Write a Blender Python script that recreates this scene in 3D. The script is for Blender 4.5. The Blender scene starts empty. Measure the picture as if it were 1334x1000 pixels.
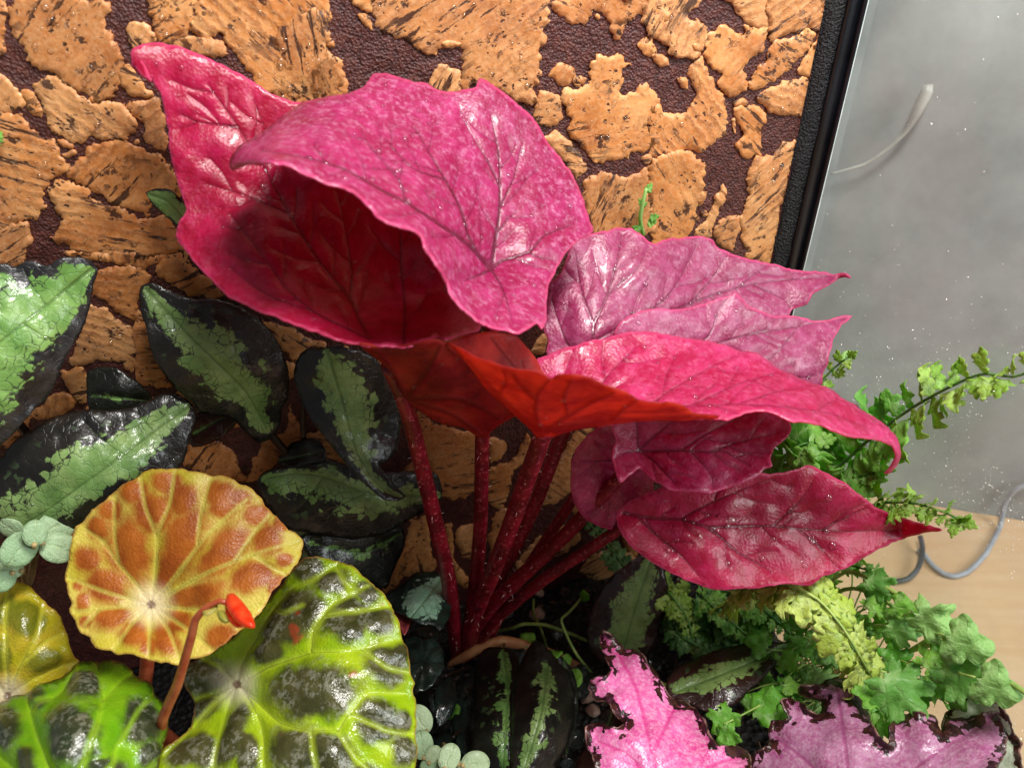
import bpy, math, random
import numpy as np
from mathutils import Vector, Matrix
from mathutils.geometry import delaunay_2d_cdt

random.seed(7)
RNG = np.random.default_rng(11)
sc = bpy.context.scene
COL = sc.collection

# ------------------------------------------------------------------ camera
PITCH = math.radians(35.0)
CAM = np.array([0.0, -0.36, 0.43])
cam = bpy.data.cameras.new('camera')
cam.sensor_width = 36.0
cam.lens = 36.0 * 1000.0 / 1334.0
cam.clip_start = 0.01
cam.clip_end = 50.0
cam.dof.use_dof = True
cam.dof.focus_distance = 0.37
cam.dof.aperture_fstop = 11.0
camo = bpy.data.objects.new('camera', cam)
camo.location = CAM
camo.rotation_euler = (math.pi / 2 - PITCH, 0, 0)
COL.objects.link(camo)
sc.camera = camo

# ------------------------------------------------------------------ light
world = bpy.data.worlds.new('World')
sc.world = world
world.use_nodes = True
bg = world.node_tree.nodes['Background']
bg.inputs[0].default_value = (0.86, 0.93, 1.0, 1)
bg.inputs[1].default_value = 0.19


def area(name, loc, target, sx, sy, power, color):
    l = bpy.data.lights.new(name, 'AREA')
    l.shape = 'RECTANGLE'
    l.size, l.size_y = sx, sy
    l.energy = power
    l.color = color
    o = bpy.data.objects.new(name, l)
    o.location = loc
    o.rotation_euler = (Vector(target) - Vector(loc)).to_track_quat('-Z', 'Y').to_euler()
    COL.objects.link(o)
    return o


area('terrarium_lamp', (0.14, -0.20, 0.82), (0.0, -0.07, 0.1), 0.30, 0.10, 7.0, (1.0, 0.97, 0.93))
area('window_light', (1.15, -0.55, 0.75), (0.25, -0.02, 0.05), 0.7, 0.7, 17.0, (0.95, 0.98, 1.0))

sc.view_settings.view_transform = 'Standard'
sc.view_settings.look = 'None'
sc.view_settings.exposure = 0.06
sc.view_settings.gamma = 1.0
sc.view_settings.use_curve_mapping = False
sc.cycles.use_denoising = True
sc.cycles.max_bounces = 12
sc.cycles.diffuse_bounces = 4
sc.cycles.glossy_bounces = 4
sc.cycles.transmission_bounces = 8
sc.cycles.transparent_max_bounces = 16
sc.cycles.caustics_reflective = False
sc.cycles.caustics_refractive = False
sc.cycles.sample_clamp_indirect = 6.0

# ------------------------------------------------------------------ geometry of the view (pixel = direction only)
TH = math.radians(14.0)
NW = np.array([math.sin(TH), -math.cos(TH), 0.0])      # cork wall normal, towards the room
WW = np.array([math.cos(TH), math.sin(TH), 0.0])       # along the cork wall, to the right
FWD = np.array([0.0, math.cos(PITCH), -math.sin(PITCH)])
UPV = np.array([0.0, math.sin(PITCH), math.cos(PITCH)])
RGT = np.array([1.0, 0.0, 0.0])


def ray(x, y):
    x = np.asarray(x, float); y = np.asarray(y, float)
    return FWD + ((x - 667.0) / 1000.0)[..., None] * RGT + ((500.0 - y) / 1000.0)[..., None] * UPV


def PD(x, y, d):
    """point seen at pixel (x, y) standing d metres in front of the cork wall"""
    r = ray(x, y)
    t = (np.asarray(d, float) - CAM @ NW) / (r @ NW)
    return CAM + t[..., None] * r


def PZ(x, y, z):
    r = ray(x, y)
    t = (np.asarray(z, float) - CAM[2]) / r[..., 2]
    return CAM + t[..., None] * r


def dz(x, y, z):
    """wall distance of the point at pixel (x, y) and height z"""
    return float(PZ(x, y, z) @ NW)


BAR_L = float(PD(1082, 0, 0.004) @ WW)
BAR_R = float(PD(1142, 0, 0.012) @ WW)
S_GLASS = BAR_R - 0.001
ZT = -0.06                                              # table top


def inside(p, margin=0.004):
    """pull a point towards the camera until it stands on this side of the glass"""
    p = np.asarray(p, float)
    if p @ WW > S_GLASS - margin:
        r = p - CAM
        t = (S_GLASS - margin - CAM @ WW) / (r @ WW)
        p = CAM + t * r
    return p


CROP = {1: (0, 0, 2.942), 2: (400, 0, 2.942), 3: (850, 0, 2.756), 4: (0, 320, 2.942), 5: (400, 320, 2.942),
        6: (850, 320, 2.756), 7: (0, 660, 2.942), 8: (400, 660, 2.942), 9: (850, 660, 2.756),
        10: (980, 420, 3.703), 11: (840, 720, 5.127), 12: (1074, 720, 5.127), 13: (500, 700, 4.76), 14: (740, 800, 4.447),
        15: (320, 560, 4.76)}


def c(k, pts):
    x0, y0, s = CROP[k]
    return [(x0 + a / s, y0 + b / s) for a, b in pts]


# ------------------------------------------------------------------ numeric helpers
def hash2(i, j, seed):
    h = (i * 374761393 + j * 668265263 + seed * 974711) & 0x7fffffff
    h = (h ^ (h >> 13)) * 1274126177 & 0x7fffffff
    return ((h ^ (h >> 16)) & 0xffff) / 32767.5 - 1.0


def vnoise(x, y, seed=0):
    x = np.asarray(x, float); y = np.asarray(y, float)
    i = np.floor(x).astype(np.int64); j = np.floor(y).astype(np.int64)
    fx = x - i; fy = y - j
    fx = fx * fx * (3 - 2 * fx); fy = fy * fy * (3 - 2 * fy)
    a = hash2(i, j, seed); b = hash2(i + 1, j, seed); d = hash2(i, j + 1, seed); e = hash2(i + 1, j + 1, seed)
    return (a * (1 - fx) + b * fx) * (1 - fy) + (d * (1 - fx) + e * fx) * fy


def fbm(x, y, seed=0, o=3):
    s = 0; a = 1.0
    for k in range(o):
        s = s + a * vnoise(x * 2 ** k, y * 2 ** k, seed + k * 17); a *= 0.5
    return s


def tps(ctrl):
    p = np.array([(q[0], q[1]) for q in ctrl], float) / 300.0
    v = np.array([q[2] for q in ctrl], float)
    n = len(p)
    def U(r2): return np.where(r2 > 1e-12, r2 * np.log(r2 + 1e-12), 0.0)
    K = U(((p[:, None] - p[None]) ** 2).sum(-1)) + 0.01 * np.eye(n)
    Pm = np.hstack([np.ones((n, 1)), p])
    A = np.zeros((n + 3, n + 3)); A[:n, :n] = K; A[:n, n:] = Pm; A[n:, :n] = Pm.T
    w = np.linalg.lstsq(A, np.concatenate([v, np.zeros(3)]), rcond=None)[0]
    def f(q):
        q = np.asarray(q, float) / 300.0
        return U(((q[:, None] - p[None]) ** 2).sum(-1)) @ w[:n] + w[n] + q @ w[n + 1:]
    return f


def catmull(pts, step, closed):
    pts = np.array(pts, float)
    n = len(pts); out = []
    m = n if closed else n - 1
    for k in range(m):
        if closed:
            p0, p1, p2, p3 = pts[(k - 1) % n], pts[k], pts[(k + 1) % n], pts[(k + 2) % n]
        else:
            p0, p1, p2, p3 = pts[max(k - 1, 0)], pts[k], pts[k + 1], pts[min(k + 2, n - 1)]
        L = np.linalg.norm((p2 - p1)[:2] if pts.shape[1] == 2 else p2 - p1)
        q = max(1, int(round(L / step)))
        for i in range(q):
            t = i / q
            cr = 0.5 * ((2 * p1) + (-p0 + p2) * t + (2 * p0 - 5 * p1 + 4 * p2 - p3) * t * t + (-p0 + 3 * p1 - 3 * p2 + p3) * t ** 3)
            li = p1 * (1 - t) + p2 * t
            out.append(0.65 * cr + 0.35 * li)
    if not closed:
        out.append(pts[-1])
    return np.array(out)


def seg_dist(p, a, b):
    ab = b - a
    t = np.clip(((p - a) @ ab) / max(ab @ ab, 1e-9), 0, 1)
    return np.linalg.norm(p - (a + t[:, None] * ab), axis=1), t


def poly_dist(p, poly, closed=False):
    best = np.full(len(p), 1e9); par = np.zeros(len(p))
    n = len(poly); m = n if closed else n - 1
    for k in range(m):
        d, t = seg_dist(p, poly[k], poly[(k + 1) % n])
        w = d < best
        best[w] = d[w]; par[w] = (k + t[w]) / m
    return best, par


def pip(p, poly):
    ins = np.zeros(len(p), bool)
    n = len(poly)
    for k in range(n):
        x1, y1 = poly[k]; x2, y2 = poly[(k + 1) % n]
        if y1 == y2: continue
        cnd = (y1 > p[:, 1]) != (y2 > p[:, 1])
        ins ^= cnd & (p[:, 0] < (x2 - x1) * (p[:, 1] - y1) / (y2 - y1) + x1)
    return ins


# ------------------------------------------------------------------ object helpers
def link(o): COL.objects.link(o); return o


def tag(o, label=None, cat=None, group=None, kind=None):
    if label: o['label'] = label
    if cat: o['category'] = cat
    if group: o['group'] = group
    if kind: o['kind'] = kind
    return o


def thing(name, label, cat, loc, group=None):
    o = bpy.data.objects.new(name, None)
    o.empty_display_size = 0.01
    o.location = loc
    o['_'] = 0; del o['_']
    link(o)
    return tag(o, label, cat, group)


def wloc(o):
    v = np.zeros(3)
    while o is not None:
        v = v + np.array(o.location); o = o.parent
    return v


def mesh_obj(name, verts, faces, mats, parent=None, smooth=True, midx=None, attrs=None, origin=None):
    """one mesh object from world coordinates; origin defaults to the parent's place"""
    base = wloc(parent) if parent is not None else np.zeros(3)
    og = np.array(origin, float) if origin is not None else base
    me = bpy.data.meshes.new(name)
    me.from_pydata((np.asarray(verts) - og).tolist(), [], [tuple(int(i) for i in f) for f in faces])
    for m in (mats if isinstance(mats, (list, tuple)) else [mats]):
        me.materials.append(m)
    if smooth:
        me.polygons.foreach_set('use_smooth', [True] * len(me.polygons))
    if midx is not None:
        me.polygons.foreach_set('material_index', midx)
    for k, v in (attrs or {}).items():
        a = me.attributes.new(k, 'FLOAT', 'POINT')
        a.data.foreach_set('value', np.asarray(v, np.float32))
    me.update()
    o = bpy.data.objects.new(name, me)
    link(o)
    o.parent = parent
    o.location = og - base if parent is not None else og
    return o


def box_vf(p0, ex, ey, ez):
    p0 = np.array(p0); ex = np.array(ex); ey = np.array(ey); ez = np.array(ez)
    v = [p0, p0 + ex, p0 + ex + ey, p0 + ey]
    v += [q + ez for q in v]
    f = [(3, 2, 1, 0), (4, 5, 6, 7), (0, 1, 5, 4), (1, 2, 6, 5), (2, 3, 7, 6), (3, 0, 4, 7)]
    return v, f


def tube_vf(path, radii, n=10, step=None, cap=True):
    path = np.array(path, float)
    L = np.linalg.norm(np.diff(path, axis=0), axis=1).sum()
    r = np.array(radii, float) if np.ndim(radii) else np.full(len(path), radii)
    pr = np.hstack([path, r[:, None]])
    pr = catmull(pr, step or max(L / 60, 0.002), False)
    P, R = pr[:, :3], pr[:, 3]
    T = np.gradient(P, axis=0); T /= np.linalg.norm(T, axis=1)[:, None] + 1e-12
    u = np.cross(T[0], [0.3, 0.8, 0.5]); u /= np.linalg.norm(u)
    vs, fs = [], []
    for k in range(len(P)):
        u = u - (u @ T[k]) * T[k]; u /= np.linalg.norm(u)
        w = np.cross(T[k], u)
        for a in range(n):
            an = 2 * math.pi * a / n
            vs.append(P[k] + R[k] * (math.cos(an) * u + math.sin(an) * w))
        if k:
            for a in range(n):
                b = (a + 1) % n
                fs.append(((k - 1) * n + a, (k - 1) * n + b, k * n + b, k * n + a))
    if cap:
        vs.append(P[0]); vs.append(P[-1])
        i0, i1 = len(vs) - 2, len(vs) - 1
        m = (len(P) - 1) * n
        for a in range(n):
            b = (a + 1) % n
            fs.append((i0, b, a)); fs.append((i1, m + a, m + b))
    return np.array(vs), fs


def tube(name, path, radii, mat, parent, n=10, step=None):
    v, f = tube_vf(path, radii, n, step)
    return mesh_obj(name, v, f, mat, parent)


# ------------------------------------------------------------------ leaf sheets
def sheet(outline, ctrl, veins=(), mid=None, step=6.0, serr=0.0, serr_len=14.0, wav=0.0, wav_len=60.0, puck=0.0, puck_w=0.004,
          ruffle=0.0, ruffle_w=10.0, ruffle_len=16.0, curl=0.0, curl_w=12.0, dome=0.0, vw=2.2, seed=0, side=0, fine=0.0, bias=0.0, mode='d', center=None, patches=(), branch=0.0, pbulge=0.0, pscale=1.0):
    """a leaf surface over a traced outline; ctrl gives its wall distance (mode d) or height (mode z)"""
    o = catmull(outline, step * 0.6, True)
    if branch:
        rs = np.random.default_rng(seed + 500)
        extra = []
        for v in veins:
            w0, q = v
            q = catmull(q, 4.0, False)
            k = int(rs.integers(6, 10)); sd = 1
            while k < len(q) - 2:
                t = q[min(k + 2, len(q) - 1)] - q[k - 2]; t /= np.linalg.norm(t) + 1e-9
                n_ = np.array([-t[1], t[0]]) * sd
                L = rs.uniform(22, 60) * branch
                dr = t * 0.75 + n_ * 0.66
                b_ = [tuple(q[k]), tuple(q[k] + dr * L * 0.5 + n_ * L * 0.04), tuple(q[k] + dr * L + t * L * 0.10)]
                if pip(np.array(b_), o).all() and w0 > 1.25: extra.append((0.5, b_))
                sd = -sd; k += int(rs.integers(5, 9))
        veins = list(veins) + extra
    if serr:
        nx = np.roll(o, -1, 0) - np.roll(o, 1, 0)
        nx = np.stack([nx[:, 1], -nx[:, 0]], 1); nx /= np.linalg.norm(nx, axis=1)[:, None] + 1e-9
        s = np.concatenate([[0], np.cumsum(np.linalg.norm(np.diff(o, axis=0), axis=1))])
        w = vnoise(s / serr_len, s * 0 + seed * 3.1, seed) + 0.6 * vnoise(s / serr_len * 2.7, s * 0, seed + 5)
        o = o + nx * (serr * w)[:, None]
    lo, hi = o.min(0), o.max(0)
    gx, gy = np.meshgrid(np.arange(lo[0], hi[0], step), np.arange(lo[1], hi[1], step * 0.866))
    gx[1::2] += step / 2
    g = np.stack([gx.ravel(), gy.ravel()], 1)
    g += RNG.uniform(-0.18, 0.18, g.shape) * step
    g = g[pip(g, o)]
    if len(g):
        e, _ = poly_dist(g, o, True)
        g = g[e > step * 0.45]
    vp = []
    for v in list(veins) + ([mid] if mid is not None else []):
        if isinstance(v, tuple) and not isinstance(v[0], tuple): v = v[1]
        q = catmull(v, 3.0, False)
        tn = np.gradient(q, axis=0); tn /= np.linalg.norm(tn, axis=1)[:, None] + 1e-9
        nn = np.stack([-tn[:, 1], tn[:, 0]], 1)
        vp += [q, q[::1] + nn * 2.4, q[::1] - nn * 2.4]
    if vp:
        vp = np.vstack(vp); vp = vp[pip(vp, o)]
        vp = vp[poly_dist(vp, o, True)[0] > 1.5] if len(vp) else vp
        if len(vp) and len(g):
            dm = np.full(len(g), 1e9)
            for k0 in range(0, len(vp), 200):
                dm = np.minimum(dm, np.sqrt(((g[:, None] - vp[None, k0:k0 + 200]) ** 2).sum(-1)).min(1))
            g = g[dm > 2.0]
        g = np.vstack([g, vp])
    pts = np.vstack([o, g])
    n = len(o)
    r = delaunay_2d_cdt([Vector(p) for p in pts], [(i, (i + 1) % n) for i in range(n)], [], 1, 1e-5)
    px = np.array([(v[0], v[1]) for v in r[0]]); tri = np.array(r[2], int)
    a, b, d_ = px[tri[:, 0]], px[tri[:, 1]], px[tri[:, 2]]
    ar = (b[:, 0] - a[:, 0]) * (d_[:, 1] - a[:, 1]) - (b[:, 1] - a[:, 1]) * (d_[:, 0] - a[:, 0])
    keep = np.abs(ar) > 1e-6
    tri = tri[keep]; ar = ar[keep]
    tri[ar > 0] = tri[ar > 0][:, ::-1]                  # face the viewer side
    ed, ep = poly_dist(px, o, True)
    ct = [(q[0], q[1], dz(*q) if mode == 'z' else q[2]) for q in ctrl]
    d = tps(ct)(px)
    scale = float(np.mean(np.linalg.norm(PD(px[:, 0], px[:, 1], d) - CAM, axis=1))) / 1080.0
    vd = np.full(len(px), 40.0)
    for k, v in enumerate(veins):
        w0 = vw
        if isinstance(v, tuple) and not isinstance(v[0], tuple):
            w0, v = v
        v = catmull(v, 8, False)
        q, t = poly_dist(px, v)
        if center is not None: w0 = w0 * 0.5
        vd = np.minimum(vd, q - w0 * (1.0 - 0.85 * t))
    if mid is not None:
        m = catmull(mid, 8, False)
        md, mt = poly_dist(px, m)
        rr = ed / (ed + md + 1e-6)
        vd = np.minimum(vd, md - vw * (1 - 0.7 * mt))
    else:
        rr = np.zeros(len(px))
    if center is not None:
        rr = np.linalg.norm(px - np.array(center), axis=1) * scale
    pt = np.full(len(px), -1.0)
    for (cx, cy, ra, rb, an) in patches:
        ra, rb = ra * pscale, rb * pscale
        ca, sa = math.cos(math.radians(an)), math.sin(math.radians(an))
        dx, dy = px[:, 0] - cx, px[:, 1] - cy
        u_ = (dx * ca + dy * sa) / ra; w_ = (-dx * sa + dy * ca) / rb
        u_ = u_ + 0.16 * vnoise(px[:, 0] / 14.0, px[:, 1] / 14.0, seed + 3); w_ = w_ + 0.16 * vnoise(px[:, 0] / 14.0, px[:, 1] / 14.0, seed + 4)
        pt = np.maximum(pt, 1 - (np.abs(u_) ** 2.4 + np.abs(w_) ** 2.4) ** (1 / 2.4))
    if wav: d = d + wav * fbm(px[:, 0] / wav_len, px[:, 1] / wav_len, seed, 3)
    if dome: d = d + dome * (1 - np.exp(-ed / 30.0))
    if ruffle: d = d + ruffle * np.exp(-ed / ruffle_w) * vnoise(ep * len(o) * step * 0.6 / ruffle_len, ep * 0 + 2.5, seed + 9) * 1.4
    if curl: d = d - curl * np.exp(-(ed / curl_w) ** 1.0)
    P = PD(px[:, 0], px[:, 1], d)
    nrm = vnormals(P, tri)
    h = np.zeros(len(px))
    if puck:
        h = h + puck * (1 - np.exp(-np.maximum(vd, 0) * scale / puck_w)) - 0.15 * puck * (vd < 0)
    if patches: h = h + pbulge * np.clip(pt + 0.25, 0, 1) ** 0.8
    if fine: h = h + fine * fbm(px[:, 0] / 9.0, px[:, 1] / 9.0, seed + 31, 2)
    P = P + nrm * h[:, None]
    lim = P @ WW
    bad = int((lim > S_GLASS - 0.002).sum())
    if bad:
        print('SHEET beyond glass', np.mean(outline, axis=0).round(), bad, round(float(lim.max() - S_GLASS), 4))
        for k in np.where(lim > S_GLASS - 0.002)[0]:
            P[k] = inside(P[k], 0.002)
    if (P @ NW).min() < 0.003:
        print('SHEET in wall', np.mean(outline, axis=0).round(), round(float((P @ NW).min()), 4))
    if P[:, 2].min() < 0.003:
        print('SHEET in soil', np.mean(outline, axis=0).round(), round(float(P[:, 2].min()), 4))
    return dict(P=P, tri=tri, vd=vd * scale, ed=ed * scale, rr=rr + bias, side=side, pt=pt, nrm=vnormals(P, tri), px=px)


def vnormals(P, tri):
    fn = np.cross(P[tri[:, 1]] - P[tri[:, 0]], P[tri[:, 2]] - P[tri[:, 0]])
    n = np.zeros_like(P)
    for k in range(3):
        np.add.at(n, tri[:, k], fn)
    return n / (np.linalg.norm(n, axis=1)[:, None] + 1e-15)


def leaf(parent, sheets, mats, name='leaf', thick=0.0006, label=None, drops=0, drop_r=(0.0005, 0.0014)):
    V, F, MI = [], [], []
    at = {'vd': [], 'ed': [], 'rr': [], 'pt': []}
    off = 0
    for s in sheets:
        V.append(s['P']); F.append(s['tri'] + off); MI += [s['side']] * len(s['tri'])
        for k in at: at[k].append(s[k])
        off += len(s['P'])
    V = np.vstack(V); F = np.vstack(F)
    top, under = (mats if isinstance(mats, (tuple, list)) else (mats, mats))
    o = mesh_obj(name, V, F, [top, under, top], parent, True, MI, {k: np.concatenate(v) for k, v in at.items()})
    sd = o.modifiers.new('thickness', 'SOLIDIFY')
    sd.thickness = thick
    sd.offset = -1
    sd.material_offset = 1
    sd.use_even_offset = False
    if label: o['label'] = label
    if drops:
        droplets(o, sheets, drops, drop_r)
    return o


def droplet_vf(P, N, r, h):
    """flattened dome of water"""
    u = np.cross(N, [0.3, 0.5, 0.81]); u /= np.linalg.norm(u); w = np.cross(N, u)
    vs = []; n = 8
    for ring, (rr, hh) in enumerate(((1.0, -0.12), (0.88, 0.5), (0.5, 0.88))):
        for a in range(n):
            an = 2 * math.pi * (a + 0.5 * ring) / n
            vs.append(P + r * rr * (math.cos(an) * u + math.sin(an) * w) + N * h * hh)
    vs.append(P + N * h)
    fs = []
    for k in range(2):
        for a in range(n):
            b = (a + 1) % n
            fs.append((k * n + a, k * n + b, (k + 1) * n + b, (k + 1) * n + a))
    for a in range(n):
        fs.append((2 * n + a, 2 * n + (a + 1) % n, 3 * n))
    return vs, fs


def droplets(parent, sheets, count, rr, region=None, name='water_droplets'):
    V, F = [], []
    P = np.vstack([s['P'] for s in sheets]); N = np.vstack([s['nrm'] for s in sheets])
    ed = np.concatenate([s['ed'] for s in sheets])
    idx = np.where(ed > 0.003)[0]
    if len(idx) == 0: return
    for k in range(count):
        i = int(idx[RNG.integers(len(idx))])
        r = rr[0] + (rr[1] - rr[0]) * RNG.random() ** 2.5
        v, f = droplet_vf(P[i] + N[i] * 0.0001, N[i], r, r * RNG.uniform(0.45, 0.7))
        o = len(V); V += v; F += [tuple(a + o for a in q) for q in f]
    ob = mesh_obj(name, np.array(V), F, M['water'], parent)
    tag(ob, kind='stuff')
    return ob


# ------------------------------------------------------------------ materials
def lin(h):
    h = h.lstrip('#')
    v = [int(h[i:i + 2], 16) / 255 for i in (0, 2, 4)]
    return tuple((x / 12.92 if x <= 0.04045 else ((x + 0.055) / 1.055) ** 2.4) for x in v) + (1,)


class G:
    def __init__(s, name):
        s.m = bpy.data.materials.new(name); s.m.use_nodes = True
        s.nt = s.m.node_tree; s.nt.nodes.clear()
        s.out = s.nt.nodes.new('ShaderNodeOutputMaterial')

    def n(s, typ, ins=None, **props):
        nd = s.nt.nodes.new('ShaderNode' + typ)
        for k, v in props.items(): setattr(nd, k, v)
        for k, v in (ins or {}).items():
            s.set(nd.inputs[k], v)
        return nd

    def set(s, sock, v):
        if isinstance(v, bpy.types.NodeSocket): s.nt.links.new(v, sock)
        elif isinstance(v, bpy.types.Node): s.nt.links.new(v.outputs[0], sock)
        else: sock.default_value = v

    def coord(s): return s.n('TexCoord').outputs['Object']
    def attr(s, name): return s.n('Attribute', attribute_name=name).outputs['Fac']
    def rnd(s): return s.n('ObjectInfo').outputs['Random']

    def noise(s, scale, detail=3, vec=None, rough=0.55, dist=0.0):
        return s.n('TexNoise', {'Vector': vec if vec is not None else s.coord(), 'Scale': scale, 'Detail': detail, 'Roughness': rough, 'Distortion': dist}).outputs[0]

    def vor(s, scale, feature='F1', vec=None, out='Distance', rand=1.0):
        return s.n('TexVoronoi', {'Vector': vec if vec is not None else s.coord(), 'Scale': scale, 'Randomness': rand}, feature=feature).outputs[out]

    def math(s, op, a, b=0.0, clamp=False):
        nd = s.n('Math', operation=op, use_clamp=clamp)
        s.set(nd.inputs[0], a); s.set(nd.inputs[1], b)
        return nd.outputs[0]

    def sm(s, v, a, b, lo=0.0, hi=1.0):
        nd = s.n('MapRange', {'Value': v, 'From Min': a, 'From Max': b, 'To Min': lo, 'To Max': hi}, interpolation_type='SMOOTHSTEP')
        return nd.outputs[0]

    def mix(s, f, a, b, blend='MIX'):
        nd = s.n('Mix', data_type='RGBA', blend_type=blend)
        s.set(nd.inputs[0], f); s.set(nd.inputs[6], a); s.set(nd.inputs[7], b)
        return nd.outputs[2]

    def ramp(s, f, stops, interp='LINEAR'):
        nd = s.n('ValToRGB', {0: f})
        nd.color_ramp.interpolation = interp
        els = nd.color_ramp.elements
        while len(els) < len(stops): els.new(0.5)
        for e, (p, cc) in zip(els, stops): e.position = p; e.color = cc
        return nd.outputs[0]

    def bump(s, h, strength=0.5, dist=0.001, normal=None):
        ins = {'Height': h, 'Strength': strength, 'Distance': dist}
        if normal is not None: ins['Normal'] = normal
        return s.n('Bump', ins).outputs[0]

    def bsdf(s, **k):
        names = {'color': 'Base Color', 'rough': 'Roughness', 'spec': 'Specular IOR Level', 'coat': 'Coat Weight', 'coat_rough': 'Coat Roughness',
                 'normal': 'Normal', 'coat_normal': 'Coat Normal', 'metal': 'Metallic', 'sheen': 'Sheen Weight', 'ior': 'IOR'}
        return s.n('BsdfPrincipled', {names[a]: b for a, b in k.items()})

    def done(s, sh):
        s.nt.links.new(sh.outputs[0], s.out.inputs['Surface'])
        return s.m

    def leafy(s, sh, tcol, amount):
        t = s.n('BsdfTranslucent', {'Color': tcol})
        mx = s.n('MixShader', {0: amount})
        s.nt.links.new(sh.outputs[0], mx.inputs[1]); s.nt.links.new(t.outputs[0], mx.inputs[2])
        return s.done(mx)


M = {}


def m_water():
    g = G('water')
    fr = g.n('Fresnel', {'IOR': 1.16})
    gl = g.n('BsdfGlossy', {'Color': (1, 1, 1, 1), 'Roughness': 0.08})
    tr = g.n('BsdfTransparent', {'Color': (1, 1, 1, 1)})
    mx = g.n('MixShader', {0: g.math('ADD', fr.outputs[0], 0.05)})
    g.nt.links.new(tr.outputs[0], mx.inputs[1]); g.nt.links.new(gl.outputs[0], mx.inputs[2])
    return g.done(mx)


def m_cork():
    g = G('cork')
    co = g.coord()
    rnd = g.rnd()
    r2 = g.math('FRACT', g.math('MULTIPLY', rnd, 7.31)); r3 = g.math('FRACT', g.math('MULTIPLY', rnd, 13.7))
    off = g.n('VectorMath', {0: co, 1: g.n('CombineXYZ', {0: g.math('MULTIPLY', rnd, 7.0), 1: rnd, 2: rnd})}, operation='ADD').outputs[0]
    big = g.noise(38, 4, off)
    base = g.ramp(big, [(0.28, lin('#a45a22')), (0.5, lin('#c47c3e')), (0.72, lin('#d89c60'))])
    tone = g.mix(g.sm(r2, 0.0, 1.0, 0.0, 0.6), base, g.mix(r3, lin('#9c5a2a'), lin('#d09a66')))
    # growth lines, strong only on some pieces
    wave = g.n('TexWave', {'Vector': off, 'Scale': 70.0, 'Distortion': 5.0, 'Detail': 4.0, 'Detail Scale': 2.2, 'Detail Roughness': 0.7}, bands_direction='Y').outputs['Fac']
    lined = g.math('MULTIPLY', g.sm(r3, 0.15, 0.6, 0.25, 1.0), g.sm(g.noise(30, 2, off), 0.34, 0.58))
    wmask = g.math('MULTIPLY', g.sm(wave, 0.60, 0.98), lined)
    tone = g.mix(g.math('MULTIPLY', wmask, 0.60), tone, lin('#84481f'))
    fine = g.noise(520, 5, off, 0.7)
    tone = g.mix(g.sm(fine, 0.35, 0.75, 0.0, 0.30), tone, lin('#eac496'))
    blot = g.math('MULTIPLY', g.sm(g.noise(95, 5, off, 0.7), 0.52, 0.66), 0.4)
    tone = g.mix(blot, tone, lin('#8e4f2a'))
    st = g.n('Mapping', {'Vector': off, 'Scale': (1.0, 1.35, 1.0)}).outputs[0]
    pit = g.math('MULTIPLY', g.sm(g.noise(120, 6, st, 0.68), 0.575, 0.61), g.sm(g.noise(34, 3, off), 0.45, 0.57))
    pit2 = g.math('MULTIPLY', g.sm(g.vor(260, vec=g.n('VectorMath', {0: st, 1: g.n('VectorMath', {0: g.n('TexNoise', {'Vector': st, 'Scale': 500.0}).outputs['Color'], 3: 0.003}, operation='SCALE').outputs[0]}, operation='ADD').outputs[0]), 0.27, 0.17), g.sm(g.noise(60, 2, off), 0.52, 0.62))
    crk = g.math('MULTIPLY', g.sm(g.noise(70, 6, g.n('Mapping', {'Vector': off, 'Scale': (0.6, 3.6, 1.0)}).outputs[0], 0.7), 0.565, 0.60), g.sm(g.noise(26, 2, off), 0.45, 0.55))
    dark = g.math('MAXIMUM', g.math('MAXIMUM', pit, pit2), crk)
    colr = g.mix(g.math('MULTIPLY', dark, 0.90), tone, lin('#2a110f'))
    h = g.math('SUBTRACT', g.math('ADD', g.math('MULTIPLY', fine, 0.30), g.math('MULTIPLY', g.math('MULTIPLY', wave, lined), 0.28)), g.math('MULTIPLY', dark, 1.2))
    h = g.math('ADD', h, g.math('MULTIPLY', g.noise(110, 4, off), 0.7))
    nb = g.bump(h, 0.62, 0.0011)
    b = g.bsdf(color=colr, rough=g.sm(g.noise(90, 3, off), 0.3, 0.7, 0.34, 0.62), spec=0.45, normal=nb)
    return g.done(b)


def m_backing():
    g = G('cork_backing')
    n1 = g.noise(300, 6, None, 0.7); n2 = g.vor(800)
    colr = g.ramp(n1, [(0.3, lin('#2e1010')), (0.55, lin('#50241f')), (0.8, lin('#74402f'))])
    h = g.math('ADD', n1, g.math('MULTIPLY', n2, 0.5))
    b = g.bsdf(color=colr, rough=0.42, spec=0.5, normal=g.bump(h, 0.8, 0.0016))
    return g.done(b)


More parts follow.
